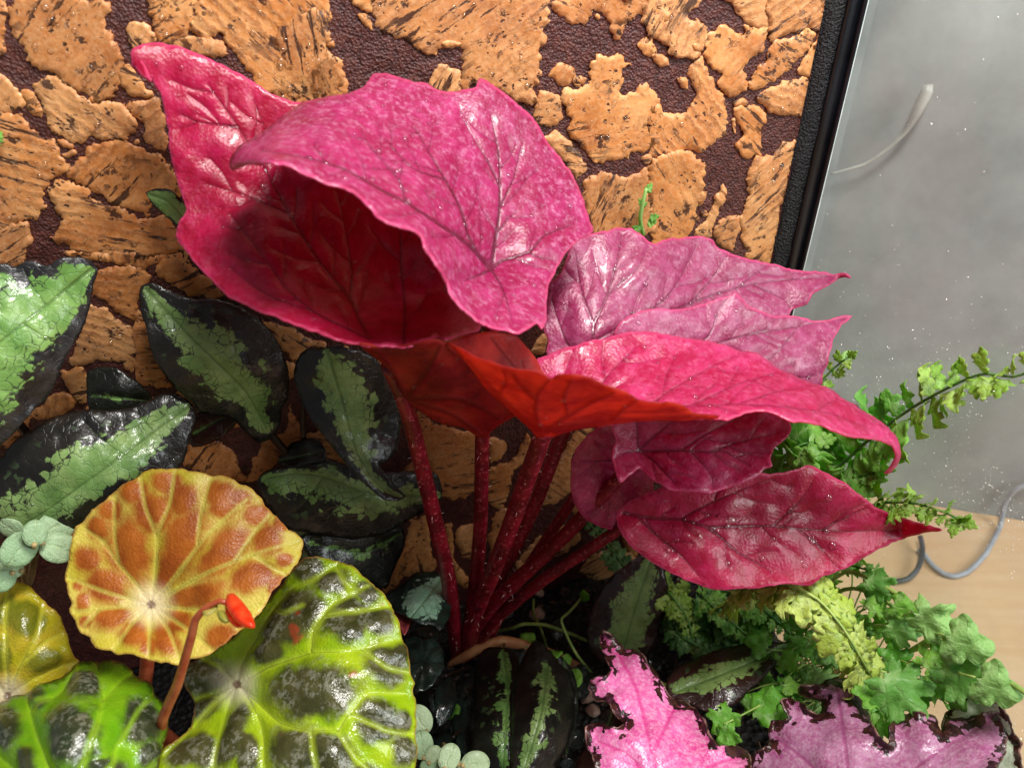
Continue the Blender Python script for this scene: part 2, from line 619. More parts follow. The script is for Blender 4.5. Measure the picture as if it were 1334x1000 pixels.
def red_leaf(name, deep, pink, sheen_hi, transl, tam, vein='#3a0716', gloss=0.36, silver=0.35, vs=0.85):
    g = G(name)
    co = g.coord()
    vd = g.attr('vd'); ed = g.attr('ed')
    big = g.noise(28, 4, co); cell = g.vor(720, vec=co); fine = g.noise(650, 3, co); med = g.noise(130, 5, co, 0.65)
    f = g.math('ADD', g.sm(med, 0.38, 0.66, 0, 0.75), g.sm(big, 0.35, 0.7, -0.15, 0.35), True)
    cc = g.mix(f, lin(deep), lin(pink))
    cc = g.mix(g.math('MULTIPLY', g.sm(g.noise(340, 6, co, 0.75), 0.46, 0.68), silver), cc, lin(sheen_hi))
    cc = g.mix(g.math('MULTIPLY', g.sm(fine, 0.46, 0.68), 0.30), cc, lin(deep))
    cc = g.mix(g.sm(vd, 0.004, 0.0, 0, 0.35), cc, lin(deep))
    vm = g.sm(vd, 0.0003, -0.0003)
    cc = g.mix(g.math('MULTIPLY', vm, vs), cc, lin(vein))
    cc = g.mix(g.sm(ed, 0.0012, 0.0004, 0, 0.55), cc, lin('#d8527f'))
    h = g.math('ADD', g.math('MULTIPLY', cell, 0.35), g.math('ADD', g.math('MULTIPLY', med, 0.5), g.math('MULTIPLY', fine, 0.35)))
    h = g.math('SUBTRACT', h, g.math('MULTIPLY', vm, 0.5))
    nb = g.bump(h, 0.40, 0.0010)
    wet = g.noise(150, 4, co, 0.6, 0.6)
    zone = g.sm(g.noise(34, 2, co), 0.40, 0.58)
    film = g.math('MULTIPLY', g.sm(wet, 0.50, 0.545), zone)
    cb = g.bump(g.math('ADD', film, g.math('MULTIPLY', g.noise(70, 3, co), 0.8)), 0.45, 0.0007)
    b = g.bsdf(color=cc, rough=gloss, spec=0.5, normal=nb, coat=g.math('ADD', g.math('MULTIPLY', film, 0.34), 0.02), coat_rough=0.07, coat_normal=cb)
    return g.leafy(b, lin(transl), tam)


def red_under():
    g = G('red_leaf_underside')
    vd = g.attr('vd')
    big = g.noise(60, 5, None, 0.6)
    cc = g.mix(g.sm(big, 0.35, 0.7), lin('#78101c'), lin('#b03a30'))
    vm = g.sm(vd, 0.0011, -0.0004)
    cc = g.mix(g.math('MULTIPLY', vm, 0.6), cc, lin('#6d0713'))
    tc = g.mix(g.sm(g.noise(70, 5, None, 0.6), 0.36, 0.64), lin('#b8281c'), lin('#ff9a64'))
    tc = g.mix(g.math('MULTIPLY', vm, 0.70), tc, lin('#9a1018'))
    b = g.bsdf(color=cc, rough=0.5, spec=0.35, normal=g.bump(g.math('ADD', g.noise(400, 3), g.math('MULTIPLY', vm, 1.5)), 0.4, 0.001))
    t = g.n('BsdfTranslucent', {'Color': tc})
    mx = g.n('MixShader', {0: 0.52})
    g.nt.links.new(b.outputs[0], mx.inputs[1]); g.nt.links.new(t.outputs[0], mx.inputs[2])
    return g.done(mx)


def m_petiole():
    g = G('red_stem')
    cc = g.mix(g.sm(g.noise(90, 4), 0.3, 0.7), lin('#5c0814'), lin('#8c1226'))
    cc = g.mix(g.math('MULTIPLY', g.sm(g.noise(500, 2), 0.58, 0.66), 0.5), cc, lin('#d4606a'))
    b = g.bsdf(color=cc, rough=0.38, spec=0.4, normal=g.bump(g.noise(350, 3), 0.3, 0.001))
    return g.leafy(b, lin('#c01020'), 0.15)


def simple(name, a, b_, scale=120, rough=0.5, spec=0.4, bump=0.3, dist=0.001, metal=0.0, tr=None, tam=0.0, coat=0.0):
    g = G(name)
    cc = g.mix(g.sm(g.noise(scale, 4), 0.3, 0.7), lin(a), lin(b_))
    b = g.bsdf(color=cc, rough=rough, spec=spec, metal=metal, coat=coat, coat_rough=0.1, normal=g.bump(g.noise(scale * 3, 3), bump, dist))
    if tr: return g.leafy(b, lin(tr), tam)
    return g.done(b)


def varieg(name, dark='#161513', dark2='#2a2620', green='#678c48', pale='#94b06a', thr=0.52, tr='#5f8a1a', tam=0.25, rough=0.36, scale=230, coat=0.34):
    g = G(name)
    co = g.coord()
    rr = g.attr('rr'); vd = g.attr('vd')
    wv = g.n('VectorMath', {0: co, 1: g.n('VectorMath', {0: g.n('TexNoise', {'Vector': co, 'Scale': 260.0, 'Detail': 3.0}).outputs['Color'], 3: 0.004}, operation='SCALE').outputs[0]}, operation='ADD').outputs[0]
    cellc = g.vor(scale, vec=wv, out='Color')
    cr = g.n('SeparateColor', {0: cellc}).outputs[0]
    edge = g.vor(scale, 'DISTANCE_TO_EDGE', vec=wv)
    v = g.math('ADD', rr, g.math('ADD', g.math('MULTIPLY', g.math('SUBTRACT', cr, 0.5), 0.30), g.math('MULTIPLY', g.math('SUBTRACT', g.noise(60, 5, co, 0.65), 0.5), 0.9)))
    mask = g.sm(v, thr - 0.035, thr + 0.045)
    lines = g.math('MULTIPLY', g.sm(edge, 0.07, 0.015), g.sm(v, thr + 0.34, thr + 0.05))
    mask = g.math('MULTIPLY', mask, g.math('SUBTRACT', 1.0, g.math('MULTIPLY', lines, 0.9)))
    gc = g.mix(g.sm(g.noise(75, 4, co), 0.3, 0.7), lin(green), lin(pale))
    gc = g.mix(g.sm(edge, 0.04, 0.0, 0, 0.16), gc, lin('#3f5a30'))
    gc = g.mix(g.math('MULTIPLY', g.sm(g.noise(620, 2, co), 0.5, 0.7), 0.18), gc, lin('#44602c'))
    dc = g.mix(g.sm(g.noise(60, 4, co), 0.35, 0.7), lin(dark), lin(dark2))
    dc = g.mix(g.math('MULTIPLY', g.math('MULTIPLY', g.sm(cr, 0.80, 0.84), g.sm(rr, 0.12, 0.3)), g.sm(edge, 0.12, 0.2)), dc, lin('#3c4c30'))
    cc = g.mix(mask, dc, gc)
    cc = g.mix(g.sm(vd, 0.0002, -0.0003, 0, 0.55), cc, lin('#47662f'))
    h = g.math('ADD', g.math('MULTIPLY', g.sm(edge, 0.0, 0.10), 0.35), g.math('ADD', g.math('MULTIPLY', g.noise(480, 3, co), 0.5), g.math('MULTIPLY', g.noise(90, 3, co), 1.0)))
    h = g.math('SUBTRACT', h, g.sm(vd, 0.0004, -0.0003, 0, 0.8))
    nb = g.bump(h, 0.4, 0.0010)
    b = g.bsdf(color=cc, rough=rough, spec=0.5, normal=nb, coat=coat, coat_rough=0.07, coat_normal=g.bump(g.noise(120, 4, co), 0.4, 0.0020))
    tc = g.mix(mask, lin(dark2), lin(tr))
    return g.leafy(b, tc, tam)


def marbled(name, center, vein, lime, patch, patch2, d0, d1, d2, silver=0.0, tr='#a8b010', tam=0.3, rim='#c9c24a', rough=0.3, coat=0.4, red=0.0, pa=-0.25, pb=0.30):
    g = G(name)
    co = g.coord()
    vd = g.attr('vd'); ed = g.attr('ed'); ce = g.attr('rr')
    nz = g.noise(150, 4, co, 0.6)
    big = g.noise(45, 3, co)
    pt = g.math('ADD', g.attr('pt'), g.math('MULTIPLY', g.math('SUBTRACT', g.noise(190, 5, co, 0.65), 0.5), 0.55))
    pc = g.mix(g.sm(g.noise(90, 4, co), 0.35, 0.65), lin(patch), lin(patch2))
    if silver:
        sv = g.math('MULTIPLY', g.sm(g.noise(330, 5, co, 0.7), 0.48, 0.56), g.sm(g.noise(70, 2, co), 0.40, 0.55))
        pc = g.mix(g.math('MULTIPLY', sv, silver), pc, lin('#9a9a86'))
    limec = g.mix(g.sm(big, 0.35, 0.65), lin(lime), lin(rim))
    cc = g.mix(g.sm(pt, pa, pb), limec, pc)
    if red:
        rd = g.math('MULTIPLY', g.sm(g.noise(62, 2, co), 0.67, 0.72), red)
        cc = g.mix(rd, cc, lin('#a8452a'))
    cc = g.mix(g.sm(vd, d0, 0.0, 0, 0.55), cc, lin(vein))
    cc = g.mix(g.sm(vd, 0.00012, -0.0002, 0, 0.55), cc, lin('#7b7a2e'))
    cc = g.mix(g.sm(ce, 0.014, 0.003, 0, 0.75), cc, lin(center))
    cc = g.mix(g.sm(ce, 0.0026, 0.0012, 0, 0.85), cc, lin('#7a5a48'))
    cc = g.mix(g.sm(ed, 0.0009, 0.0004, 0, 0.5), cc, lin('#c98a4e'))
    h = g.math('ADD', g.math('MULTIPLY', g.vor(850, vec=co), 0.5), g.math('ADD', nz, g.math('MULTIPLY', g.noise(420, 3, co), 0.5)))
    nb = g.bump(h, 0.4, 0.0010)
    b = g.bsdf(color=cc, rough=rough, spec=0.5, normal=nb, coat=coat, coat_rough=0.1, coat_normal=g.bump(g.noise(300, 4, co, 0.65), 0.4, 0.0008))
    tc = g.mix(0.35, cc, lin(tr))
    return g.leafy(b, tc, tam)


def rex(name, c1, c2, silver, dark='#2a0f14', w=0.0050, tr='#e0308a'):
    g = G(name)
    co = g.coord()
    vd = g.attr('vd'); ed = g.attr('ed')
    cell = g.n('SeparateColor', {0: g.vor(240, vec=g.n('VectorMath', {0: co, 1: g.n('VectorMath', {0: g.n('TexNoise', {'Vector': co, 'Scale': 380.0, 'Detail': 3.0}).outputs['Color'], 3: 0.004}, operation='SCALE').outputs[0]}, operation='ADD').outputs[0], out='Color')}).outputs[0]
    e = g.math('ADD', ed, g.math('ADD', g.math('MULTIPLY', g.math('SUBTRACT', cell, 0.5), w * 1.0), g.math('MULTIPLY', g.math('SUBTRACT', g.noise(150, 4, co), 0.5), w * 1.5)))
    mar = g.sm(e, w * 0.62, w * 0.55)
    cc = g.mix(g.sm(g.noise(60, 5, co, 0.65), 0.30, 0.66), lin(c1), lin(c2))
    cc = g.mix(g.math('MULTIPLY', g.sm(g.noise(430, 6, co, 0.75), 0.40, 0.68), 0.60), cc, lin(silver))
    cc = g.mix(g.math('MULTIPLY', g.sm(g.noise(900, 2, co), 0.55, 0.7), 0.3), cc, lin(c1))
    cc = g.mix(g.sm(vd, 0.0012, 0.0, 0, 0.7), cc, lin(c1))
    dk = g.mix(g.sm(g.noise(200, 3, co), 0.4, 0.65), lin(dark), lin('#4a2420'))
    cc = g.mix(mar, cc, dk)
    cc = g.mix(g.math('MULTIPLY', g.sm(ed, 0.0007, 0.0003, 0, 0.6), g.sm(g.noise(120, 3, co), 0.45, 0.6)), cc, lin('#b98a80'))
    h = g.math('ADD', g.vor(700, vec=co), g.math('ADD', g.noise(300, 4, co), g.math('MULTIPLY', g.sm(e, w * 0.5, w * 0.9), 0.5)))
    b = g.bsdf(color=cc, rough=0.3, spec=0.5, normal=g.bump(h, 0.4, 0.0006), coat=0.25, coat_rough=0.14, coat_normal=g.bump(g.noise(200, 4, co), 0.4, 0.0008))
    return g.leafy(b, g.mix(mar, lin(tr), lin('#3a0a10')), 0.22)


def green_small(name, a, b_, tr, tam=0.3, rough=0.3, spots=0.0):
    g = G(name)
    co = g.coord()
    rnd = g.rnd()
    cc = g.mix(g.sm(g.math('ADD', g.math('MULTIPLY', rnd, 0.6), g.math('MULTIPLY', g.noise(4, 4, co), 0.5)), 0.2, 0.8), lin(a), lin(b_))
    vd = g.attr('vd')
    cc = g.mix(g.sm(vd, 0.0010, 0.0, 0, 0.45), cc, lin('#c4dc9c'))
    cc = g.mix(g.math('MULTIPLY', g.sm(g.noise(14, 4, co), 0.5, 0.7), 0.35), cc, lin(a))
    h = g.math('ADD', g.math('MULTIPLY', g.noise(9, 3, co), 1.2), g.math('SUBTRACT', g.noise(22, 3, co), g.sm(vd, 0.0012, 0.0, 0, 0.9)))
    b = g.bsdf(color=cc, rough=rough, spec=0.45, coat=0.12, coat_rough=0.2, normal=g.bump(h, 0.6, 0.0010))
    return g.leafy(b, lin(tr), tam)


def m_glass():
    g = G('pane_glass')
    fr = g.n('Fresnel', {'IOR': 1.45})
    gl = g.n('BsdfGlossy', {'Color': (1, 1, 1, 1), 'Roughness': 0.30})
    tr = g.n('BsdfTransparent', {'Color': (0.95, 0.97, 0.96, 1)})
    df = g.n('BsdfDiffuse', {'Color': (0.8, 0.82, 0.82, 1)})
    fog = g.sm(g.noise(18, 6, None, 0.65), 0.3, 0.75, 0.02, 0.14)
    m1 = g.n('MixShader', {0: fog})
    g.nt.links.new(tr.outputs[0], m1.inputs[1]); g.nt.links.new(df.outputs[0], m1.inputs[2])
    m2 = g.n('MixShader', {0: g.math('MULTIPLY', fr.outputs[0], 0.03)})
    g.nt.links.new(m1.outputs[0], m2.inputs[1]); g.nt.links.new(gl.outputs[0], m2.inputs[2])
    return g.done(m2)


def m_mist():
    g = G('glass_droplets')
    gl = g.n('BsdfGlossy', {'Color': (1, 1, 1, 1), 'Roughness': 0.1})
    df = g.n('BsdfDiffuse', {'Color': (0.95, 0.92, 0.84, 1)})
    tr = g.n('BsdfTransparent', {'Color': (0.95, 0.95, 0.95, 1)})
    a = g.n('MixShader', {0: 0.45}); g.nt.links.new(gl.outputs[0], a.inputs[1]); g.nt.links.new(df.outputs[0], a.inputs[2])
    b = g.n('MixShader', {0: 0.46}); g.nt.links.new(tr.outputs[0], b.inputs[1]); g.nt.links.new(a.outputs[0], b.inputs[2])
    return g.done(b)


def m_wood():
    g = G('table_wood')
    co = g.n('Mapping', {'Vector': g.coord(), 'Scale': (2.0, 14.0, 2.0), 'Rotation': (0, 0, 0.25)}).outputs[0]
    cc = g.ramp(g.noise(6, 5, co, 0.6), [(0.3, lin('#c29c74')), (0.6, lin('#caa884')), (0.85, lin('#d2b492'))])
    b = g.bsdf(color=cc, rough=0.34, spec=0.5, normal=g.bump(g.noise(30, 4, co), 0.1, 0.001))
    return g.done(b)


def m_wall():
    g = G('plaster_wall')
    cc = g.ramp(g.noise(7, 6, None, 0.65), [(0.3, lin('#767a7a')), (0.55, lin('#949897')), (0.8, lin('#b0b3b1'))])
    b = g.bsdf(color=cc, rough=0.75, spec=0.2, normal=g.bump(g.noise(60, 4), 0.2, 0.002))
    return g.done(b)


def m_soil():
    g = G('soil')
    n1 = g.noise(150, 6, None, 0.7)
    cc = g.ramp(n1, [(0.35, lin('#0c0908')), (0.6, lin('#1d1512')), (0.8, lin('#3a2a22'))])
    h = g.math('ADD', n1, g.vor(240))
    return g.done(g.bsdf(color=cc, rough=0.5, spec=0.4, normal=g.bump(h, 1.0, 0.004)))


M['water'] = m_water()
M['cork'] = m_cork(); M['backing'] = m_backing()
M['red_a'] = red_leaf('crimson_leaf', '#9a0630', '#be1c54', '#cc5a86', '#f4083c', 0.32, vs=0.62, silver=0.28)
M['red_b'] = red_leaf('magenta_leaf', '#880a42', '#a82e68', '#c688aa', '#e8104c', 0.24, silver=0.58, vs=0.72)
M['red_c'] = red_leaf('hot_pink_leaf', '#a80f48', '#cc3c78', '#e884ae', '#ff5a50', 0.36, silver=0.40, vs=0.35)
M['red_d'] = red_leaf('dusky_pink_leaf', '#8a2250', '#a84a76', '#d09cb2', '#d02868', 0.24, silver=0.34, gloss=0.38, vs=0.45)
M['red_e'] = red_leaf('plum_leaf', '#960e46', '#c0386e', '#d080a6', '#e01850', 0.30, silver=0.42, vs=0.65)
M['red_under'] = red_under()
M['petiole'] = m_petiole()
M['hair'] = simple('stem_hair', '#c78f8a', '#e6c9c0', rough=0.5)
M['pale_edge'] = simple('glass_edge', '#b8c2c0', '#d6dcda', rough=0.2)
M['black'] = simple('black_plastic', '#090b10', '#12151c', 60, 0.3, 0.5, 0.08)
M['silicone'] = simple('black_silicone', '#08090c', '#14161d', 300, 0.5, 0.4, 1.0, 0.002)
M['vari'] = varieg('variegated_leaf')
M['vari_bright'] = varieg('bright_variegated_leaf', thr=0.32, green='#6a9a48', pale='#93bb66', dark='#1b1a1c', dark2='#3a3838')
M['vari_dark'] = varieg('dark_variegated_leaf', thr=0.62, dark='#100f0d', dark2='#1f221a', green='#5d8a44', pale='#86ad5e')
M['vari_brown'] = varieg('brown_variegated_leaf', thr=0.60, dark='#22100e', dark2='#3a1a16', green='#6c8a48', pale='#8ea862')
M['dark_leaf'] = simple('dark_glossy_leaf', '#0e1512', '#22302a', 90, 0.2, 0.5, 0.5, 0.0015, tr='#1c3a18', tam=0.15, coat=0.5)
M['blue_leaf'] = varieg('grey_green_leaf', thr=0.34, dark='#14201a', dark2='#22332a', green='#6f9a7c', pale='#a8c8ae', tr='#4f8a50')
M['small_red'] = simple('red_brown_leaf', '#6a1c20', '#a0484a', 120, 0.25, 0.5, 0.4, coat=0.4)
M['y1'] = marbled('yellow_marbled_leaf', '#ecd8b4', '#d4cc58', '#ccbe34', '#9c4c0c', '#b8661a', 0.0016, 0.0010, 0.0044, tr='#e0c020', tam=0.30, rim='#d8c458', pa=-0.42, pb=0.38, coat=0.10, rough=0.45)
M['y2'] = marbled('lime_marbled_leaf', '#e6dcc4', '#c8e03a', '#9cc010', '#3c3e1c', '#5a5832', 0.0022, 0.0004, 0.0058, silver=0.6, rim='#b4cc20', red=0.75, pa=-0.22, pb=0.34, rough=0.24, coat=0.5)
M['y3'] = marbled('green_marbled_leaf', '#e6dcc4', '#a8d828', '#6aa812', '#2c3820', '#44482e', 0.0022, 0.0006, 0.0064, silver=0.55, rim='#88b81c', pa=-0.22, pb=0.34, rough=0.2, coat=0.6)
M['y4'] = marbled('olive_marbled_leaf', '#f0e2c8', '#d8d440', '#c0b81c', '#6e7418', '#84801e', 0.0022, 0.0012, 0.0080, rim='#ccb030', rough=0.26)
M['y_stem'] = simple('coppery_stem', '#a8482c', '#c8704a', 150, 0.35, 0.45, 0.2, tr='#d05020', tam=0.2)
M['flower'] = simple('orange_red_petal', '#d82408', '#f0562a', 160, 0.28, 0.5, 0.4, coat=0.4, tr='#ff5a18', tam=0.35)
M['ovary'] = simple('green_ovary', '#9aa03a', '#c0a860', 160, 0.4, tr='#b0b040', tam=0.3)
M['rex1'] = rex('pink_rex_leaf', '#cc3484', '#e070ae', '#f0c0d8')
M['rex2'] = rex('mauve_rex_leaf', '#9c4478', '#b4769c', '#d4b0c2', w=0.0068, tr='#c04080')
M['rex3'] = rex('silver_rex_leaf', '#aab89a', '#ccd8bc', '#e6ecdc', dark='#3a2018', w=0.0046, tr='#90a070')
M['fern_fresh'] = green_small('fresh_fern', '#86b03c', '#b4d266', '#b0dc38', 0.36, rough=0.4)
M['fern'] = green_small('fern', '#62a43e', '#9ccc60', '#8cd434', 0.44, rough=0.4)
M['fern_dark'] = green_small('deep_fern', '#447c3a', '#78a860', '#54a030', 0.36)
M['fern_yellow'] = green_small('yellow_fern', '#b0c648', '#d0dc78', '#c8e038', 0.36, rough=0.42)
M['ivy'] = green_small('ivy_green', '#569c28', '#98cc50', '#80d020', 0.44, rough=0.48)
M['ivy_blue'] = green_small('ivy_bluish', '#68a644', '#a8d07c', '#8cd038', 0.42, rough=0.5)
M['rachis'] = simple('fern_stalk', '#3c6a2c', '#5a8840', 150, 0.4, 0.4)
M['runner_green'] = simple('green_runner', '#7a9a4a', '#a4b860', 150, 0.4, 0.4)
M['runner_tan'] = simple('tan_runner', '#a0603c', '#c08a5c', 150, 0.35, 0.45)
M['pep'] = green_small('peperomia', '#90b084', '#bcd0a4', '#8cb060', 0.18, rough=0.38)
M['pep_stem'] = simple('peperomia_stem', '#8a7a4c', '#b09868', 150, 0.4)
M['glass'] = m_glass(); M['mist'] = m_mist()
M['wood'] = m_wood(); M['wall'] = m_wall(); M['soil'] = m_soil()
M['cable'] = simple('grey_cable', '#82868e', '#a0a4ac', 60, 0.4, 0.5, 0.05)
M['cable_dark'] = simple('dark_cable', '#2c2e34', '#484a52', 60, 0.4, 0.5, 0.05)
M['cable_white'] = simple('white_cable', '#8c8c88', '#b0b0aa', 60, 0.4, 0.5, 0.05)
M['pebble'] = simple('pebble', '#8a6a5a', '#b89a88', 200, 0.5)
M['stem_dark'] = simple('dark_stem', '#1c1410', '#34241a', 150, 0.4)
M['trim'] = simple('black_tray', '#0a0b0e', '#121418', 60, 0.4)

# ------------------------------------------------------------------ setting: table, room wall, soil
wa = PZ(1249, 664, ZT); wb = PZ(1334, 678, ZT)
wdir = (wb - wa) / np.linalg.norm(wb - wa)
wnorm = np.array([wdir[1], -wdir[0], 0.0])
if wnorm @ (CAM - wa) < 0: wnorm = -wnorm


def PWALL(x, y, off):
    r = ray(x, y)
    t = ((wa + wnorm * off - CAM) @ wnorm) / (r @ wnorm)
    return CAM + t[..., None] * r


v, f = box_vf(wa - wdir * 1.2 + np.array([0, 0, -0.03]), wdir * 2.2, wnorm * 1.6, (0, 0, 0.03))
tag(mesh_obj('table', v, f, M['wood'], None, False), kind='structure')
v, f = box_vf(wa - wdir * 1.6 - wnorm * 0.05 + np.array([0, 0, -0.5]), wdir * 3.2, wnorm * 0.049, (0, 0, 1.9))
tag(mesh_obj('wall', v, f, M['wall'], None, False), kind='structure')

S_L = -0.34
nx_, ny_ = 110, 60
ss = np.linspace(S_L, S_GLASS - 0.004, nx_); dd = np.linspace(-0.001, 0.27, ny_)
gs, gd = np.meshgrid(ss, dd)
gz = -0.004 + 0.004 * fbm(gs * 40, gd * 40, 3, 4) + 0.02 * np.exp(-((gs + 0.02) / 0.06) ** 2 - ((gd - 0.05) / 0.04) ** 2) * 0
SV = gs[..., None] * WW + gd[..., None] * NW + np.stack([gs * 0, gs * 0, gz], -1)
SV = SV.reshape(-1, 3)
SF = []
for j in range(ny_ - 1):
    for i in range(nx_ - 1):
        a = j * nx_ + i
        SF.append((a, a + nx_, a + nx_ + 1, a + 1))
ring = [i for i in range(nx_)] + [j * nx_ + nx_ - 1 for j in range(1, ny_)] + [(ny_ - 1) * nx_ + i for i in range(nx_ - 2, -1, -1)] + [j * nx_ for j in range(ny_ - 2, 0, -1)]
nb0 = len(SV)
low = SV[ring].copy(); low[:, 2] = ZT + 0.012
SV = np.vstack([SV, low])
for k in range(len(ring)):
    k2 = (k + 1) % len(ring)
    SF.append((ring[k], ring[k2], nb0 + k2, nb0 + k))
tag(mesh_obj('soil', SV, SF, M['soil']), kind='structure')

# ------------------------------------------------------------------ terrarium: cork panel, corner post, side glass, tray
TB = WW * 0.0 + np.array([0, 0, ZT])
terr = thing('terrarium', 'open glass terrarium with cork lined back wall and black corner post', 'terrarium', TB)
ZTOP = 0.62


def wallbox(s0, s1, d0, d1, z0, z1):
    return box_vf(WW * s0 + NW * d0 + np.array([0, 0, z0]), WW * (s1 - s0), NW * (d1 - d0), (0, 0, z1 - z0))


v, f = wallbox(S_L, BAR_L + 0.002, -0.012, 0.0, ZT + 0.013, ZTOP)
panel = mesh_obj('cork_panel', v, f, M['backing'], terr, False)
# relief of the backing between the chips
gx, gz2 = np.meshgrid(np.linspace(S_L, BAR_L + 0.001, 240), np.linspace(0.0, ZTOP - 0.002, 260))
hh = 0.0005 + 0.0004 * fbm(gx * 160, gz2 * 160, 5, 3)
bv = (gx[..., None] * WW + hh[..., None] * NW + np.stack([gx * 0, gx * 0, gz2], -1)).reshape(-1, 3)
bf = [(j * 240 + i, j * 240 + i + 1, (j + 1) * 240 + i + 1, (j + 1) * 240 + i) for j in range(259) for i in range(239)]
mesh_obj('backing', bv, bf, M['backing'], panel)

CH = []
def ck(k, *polys): CH.extend(c(k, p) for p in polys)
ck(1, [(40,0),(200,-30),(400,0),(420,60),(410,110),(470,170),(470,260),(460,330),(430,370),(370,380),(290,340),(230,290),(170,280),(110,230),(60,150),(35,80)],
   [(-80,-40),(20,-20),(25,150),(10,200),(-60,225)], [(-60,270),(30,290),(60,350),(95,395),(60,420),(-60,440)], [(80,350),(130,355),(165,430),(160,460),(120,430)],
   [(130,340),(180,295),(240,300),(290,360),(400,385),(480,400),(520,460),(540,500),(500,530),(380,535),(260,540),(190,500),(180,430)],
   [(-60,440),(60,430),(120,490),(200,540),(270,620),(250,660),(190,710),(170,790),(100,840),(-60,860)],
   [(570,-40),(740,-40),(745,60),(710,130),(660,180),(600,160),(590,110),(565,50)], [(490,90),(560,85),(595,130),(580,170),(510,190),(485,130)],
   [(755,-40),(1250,-40),(1245,90),(1220,150),(1260,180),(1300,250),(1324,300),(1324,370),(1200,390),(1100,390),(1000,340),(950,270),(890,200),(860,130),(780,150),(730,120),(755,60)],
   [(600,170),(720,140),(850,150),(880,210),(820,220),(700,200)],
   [(270,640),(340,570),(420,520),(490,530),(540,570),(640,600),(680,700),(700,780),(600,780),(560,830),(460,790),(350,720),(260,680)],
   [(460,260),(500,250),(560,330),(590,370),(520,370),(460,320)], [(490,390),(610,380),(640,480),(640,590),(560,540),(540,470),(490,440)],
   [(190,710),(280,690),(370,750),(450,790),(540,830),(640,830),(690,900),(680,950),(600,1000),(420,1010),(280,980),(240,930),(190,910),(240,840),(180,780)],
   [(-60,865),(80,850),(120,880),(110,960),(90,1010),(-60,1020)], [(215,530),(280,550),(280,575),(240,570)])
ck(2, [(-120,60),(60,40),(70,100),(90,190),(140,230),(150,300),(110,370),(0,420),(-110,400)], [(190,55),(240,60),(255,125),(220,100)], [(150,-30),(250,-30),(250,50),(200,40)],
   [(260,-40),(900,-40),(925,70),(910,200),(915,240),(880,340),(860,430),(800,390),(720,360),(660,330),(600,350),(590,230),(570,170),(510,210),(450,220),(430,200),(380,170),(290,130),(270,80)],
   [(470,320),(500,255),(540,250),(590,280),(590,350),(500,365)],
   [(940,10),(1120,-30),(1324,-30),(1400,60),(1324,130),(1280,70),(1230,90),(1200,150),(1160,130),(1120,50),(1050,105),(980,80)],
   [(935,270),(970,240),(1020,270),(1020,310),(980,335),(930,300)],
   [(1000,350),(1080,320),(1090,250),(1120,215),(1200,215),(1245,250),(1210,270),(1215,350),(1300,320),(1350,400),(1330,560),(1200,620),(1100,640),(1020,520),(985,420)],
   [(870,420),(890,350),(970,360),(975,450),(930,490),(870,470)], [(905,540),(960,500),(1030,560),(1080,640),(1030,690),(960,600)],
   [(1070,700),(1130,650),(1200,680),(1320,640),(1330,880),(1220,900),(1090,900),(1060,800)], [(1265,170),(1324,140),(1340,220),(1290,210)], [(1030,290),(1070,300),(1060,330),(1020,320)])
ck(3, [(-20,-20),(170,-20),(130,60),(200,90),(185,180),(130,220),(60,200),(30,160),(-20,130)], [(240,-30),(430,-30),(470,60),(410,100),(330,80),(280,30)],
   [(435,-30),(640,-30),(612,110),(540,110),(480,130),(420,150),(412,80)],
   [(190,120),(290,100),(330,130),(330,90),(410,110),(400,170),(340,230),(330,280),(340,330),(270,350),(230,310),(250,270),(200,240),(185,180)],
   [(440,150),(560,105),(580,140),(510,230),(450,280),(350,325),(345,300),(400,210)], [(520,250),(612,115),(592,220),(570,275),(540,280)],
   [(380,340),(440,300),(565,280),(540,425),(480,410),(410,400),(375,370)], [(0,200),(40,200),(60,235),(30,240),(0,215)],
   [(120,250),(180,200),(200,270),(240,340),(270,420),(260,490),(190,540),(60,550),(-20,560),(-10,380),(70,400),(140,370),(150,310)],
   [(90,280),(120,275),(130,320),(100,320)], [(300,385),(400,395),(400,490),(390,560),(340,570),(290,530),(320,480),(300,440)],
   [(-10,570),(150,550),(200,600),(180,680),(160,780),(130,850),(60,870),(-10,880)], [(200,760),(250,660),(270,690),(240,770),(200,850),(140,850)],
   [(350,600),(420,550),(515,510),(495,650),(455,830),(420,960),(330,920),(315,800),(330,700)], [(220,820),(260,775),(310,780),(310,850),(290,910),(230,880)],
   [(165,690),(200,680),(190,720),(165,740)], [(280,430),(300,420),(300,480),(285,470)])
ck(4, [(240,20),(640,30),(610,70),(560,95),(470,75),(400,70),(300,50)], [(370,90),(540,85),(580,120),(540,200),(530,280),(490,290),(440,230),(360,180)],
   [(610,60),(680,30),(800,130),(870,200),(790,200),(700,180),(640,140),(600,120)], [(345,230),(430,250),(500,310),(520,380),(510,480),(430,440),(260,460),(280,390),(320,320)],
   [(500,310),(550,280),(590,400),(640,500),(660,540),(580,550),(520,500),(510,400)], [(1000,280),(1150,330),(1240,380),(1180,390),(1130,450),(1090,400)],
   [(720,760),(850,740),(930,860),(930,900),(700,850)], [(1000,750),(1100,700),(1110,600),(1150,680),(1140,760),(1020,880),(950,900)],
   [(110,640),(240,560),(300,600),(240,650),(170,660)], [(-40,790),(100,650),(130,660),(40,770)], [(230,480),(330,470),(330,600),(280,580)])
ck(5, [(420,640),(520,690),(600,710),(660,740),(640,900),(610,970),(520,950),(470,880),(440,760)], [(700,740),(770,750),(760,800),(700,840)],
   [(700,850),(800,800),(840,700),(860,760),(790,900),(760,1000),(700,980)], [(900,900),(1000,760),(1040,700),(1100,700),(1020,800),(1010,950),(900,1000)],
   [(850,400),(910,340),(920,410),(870,420)])
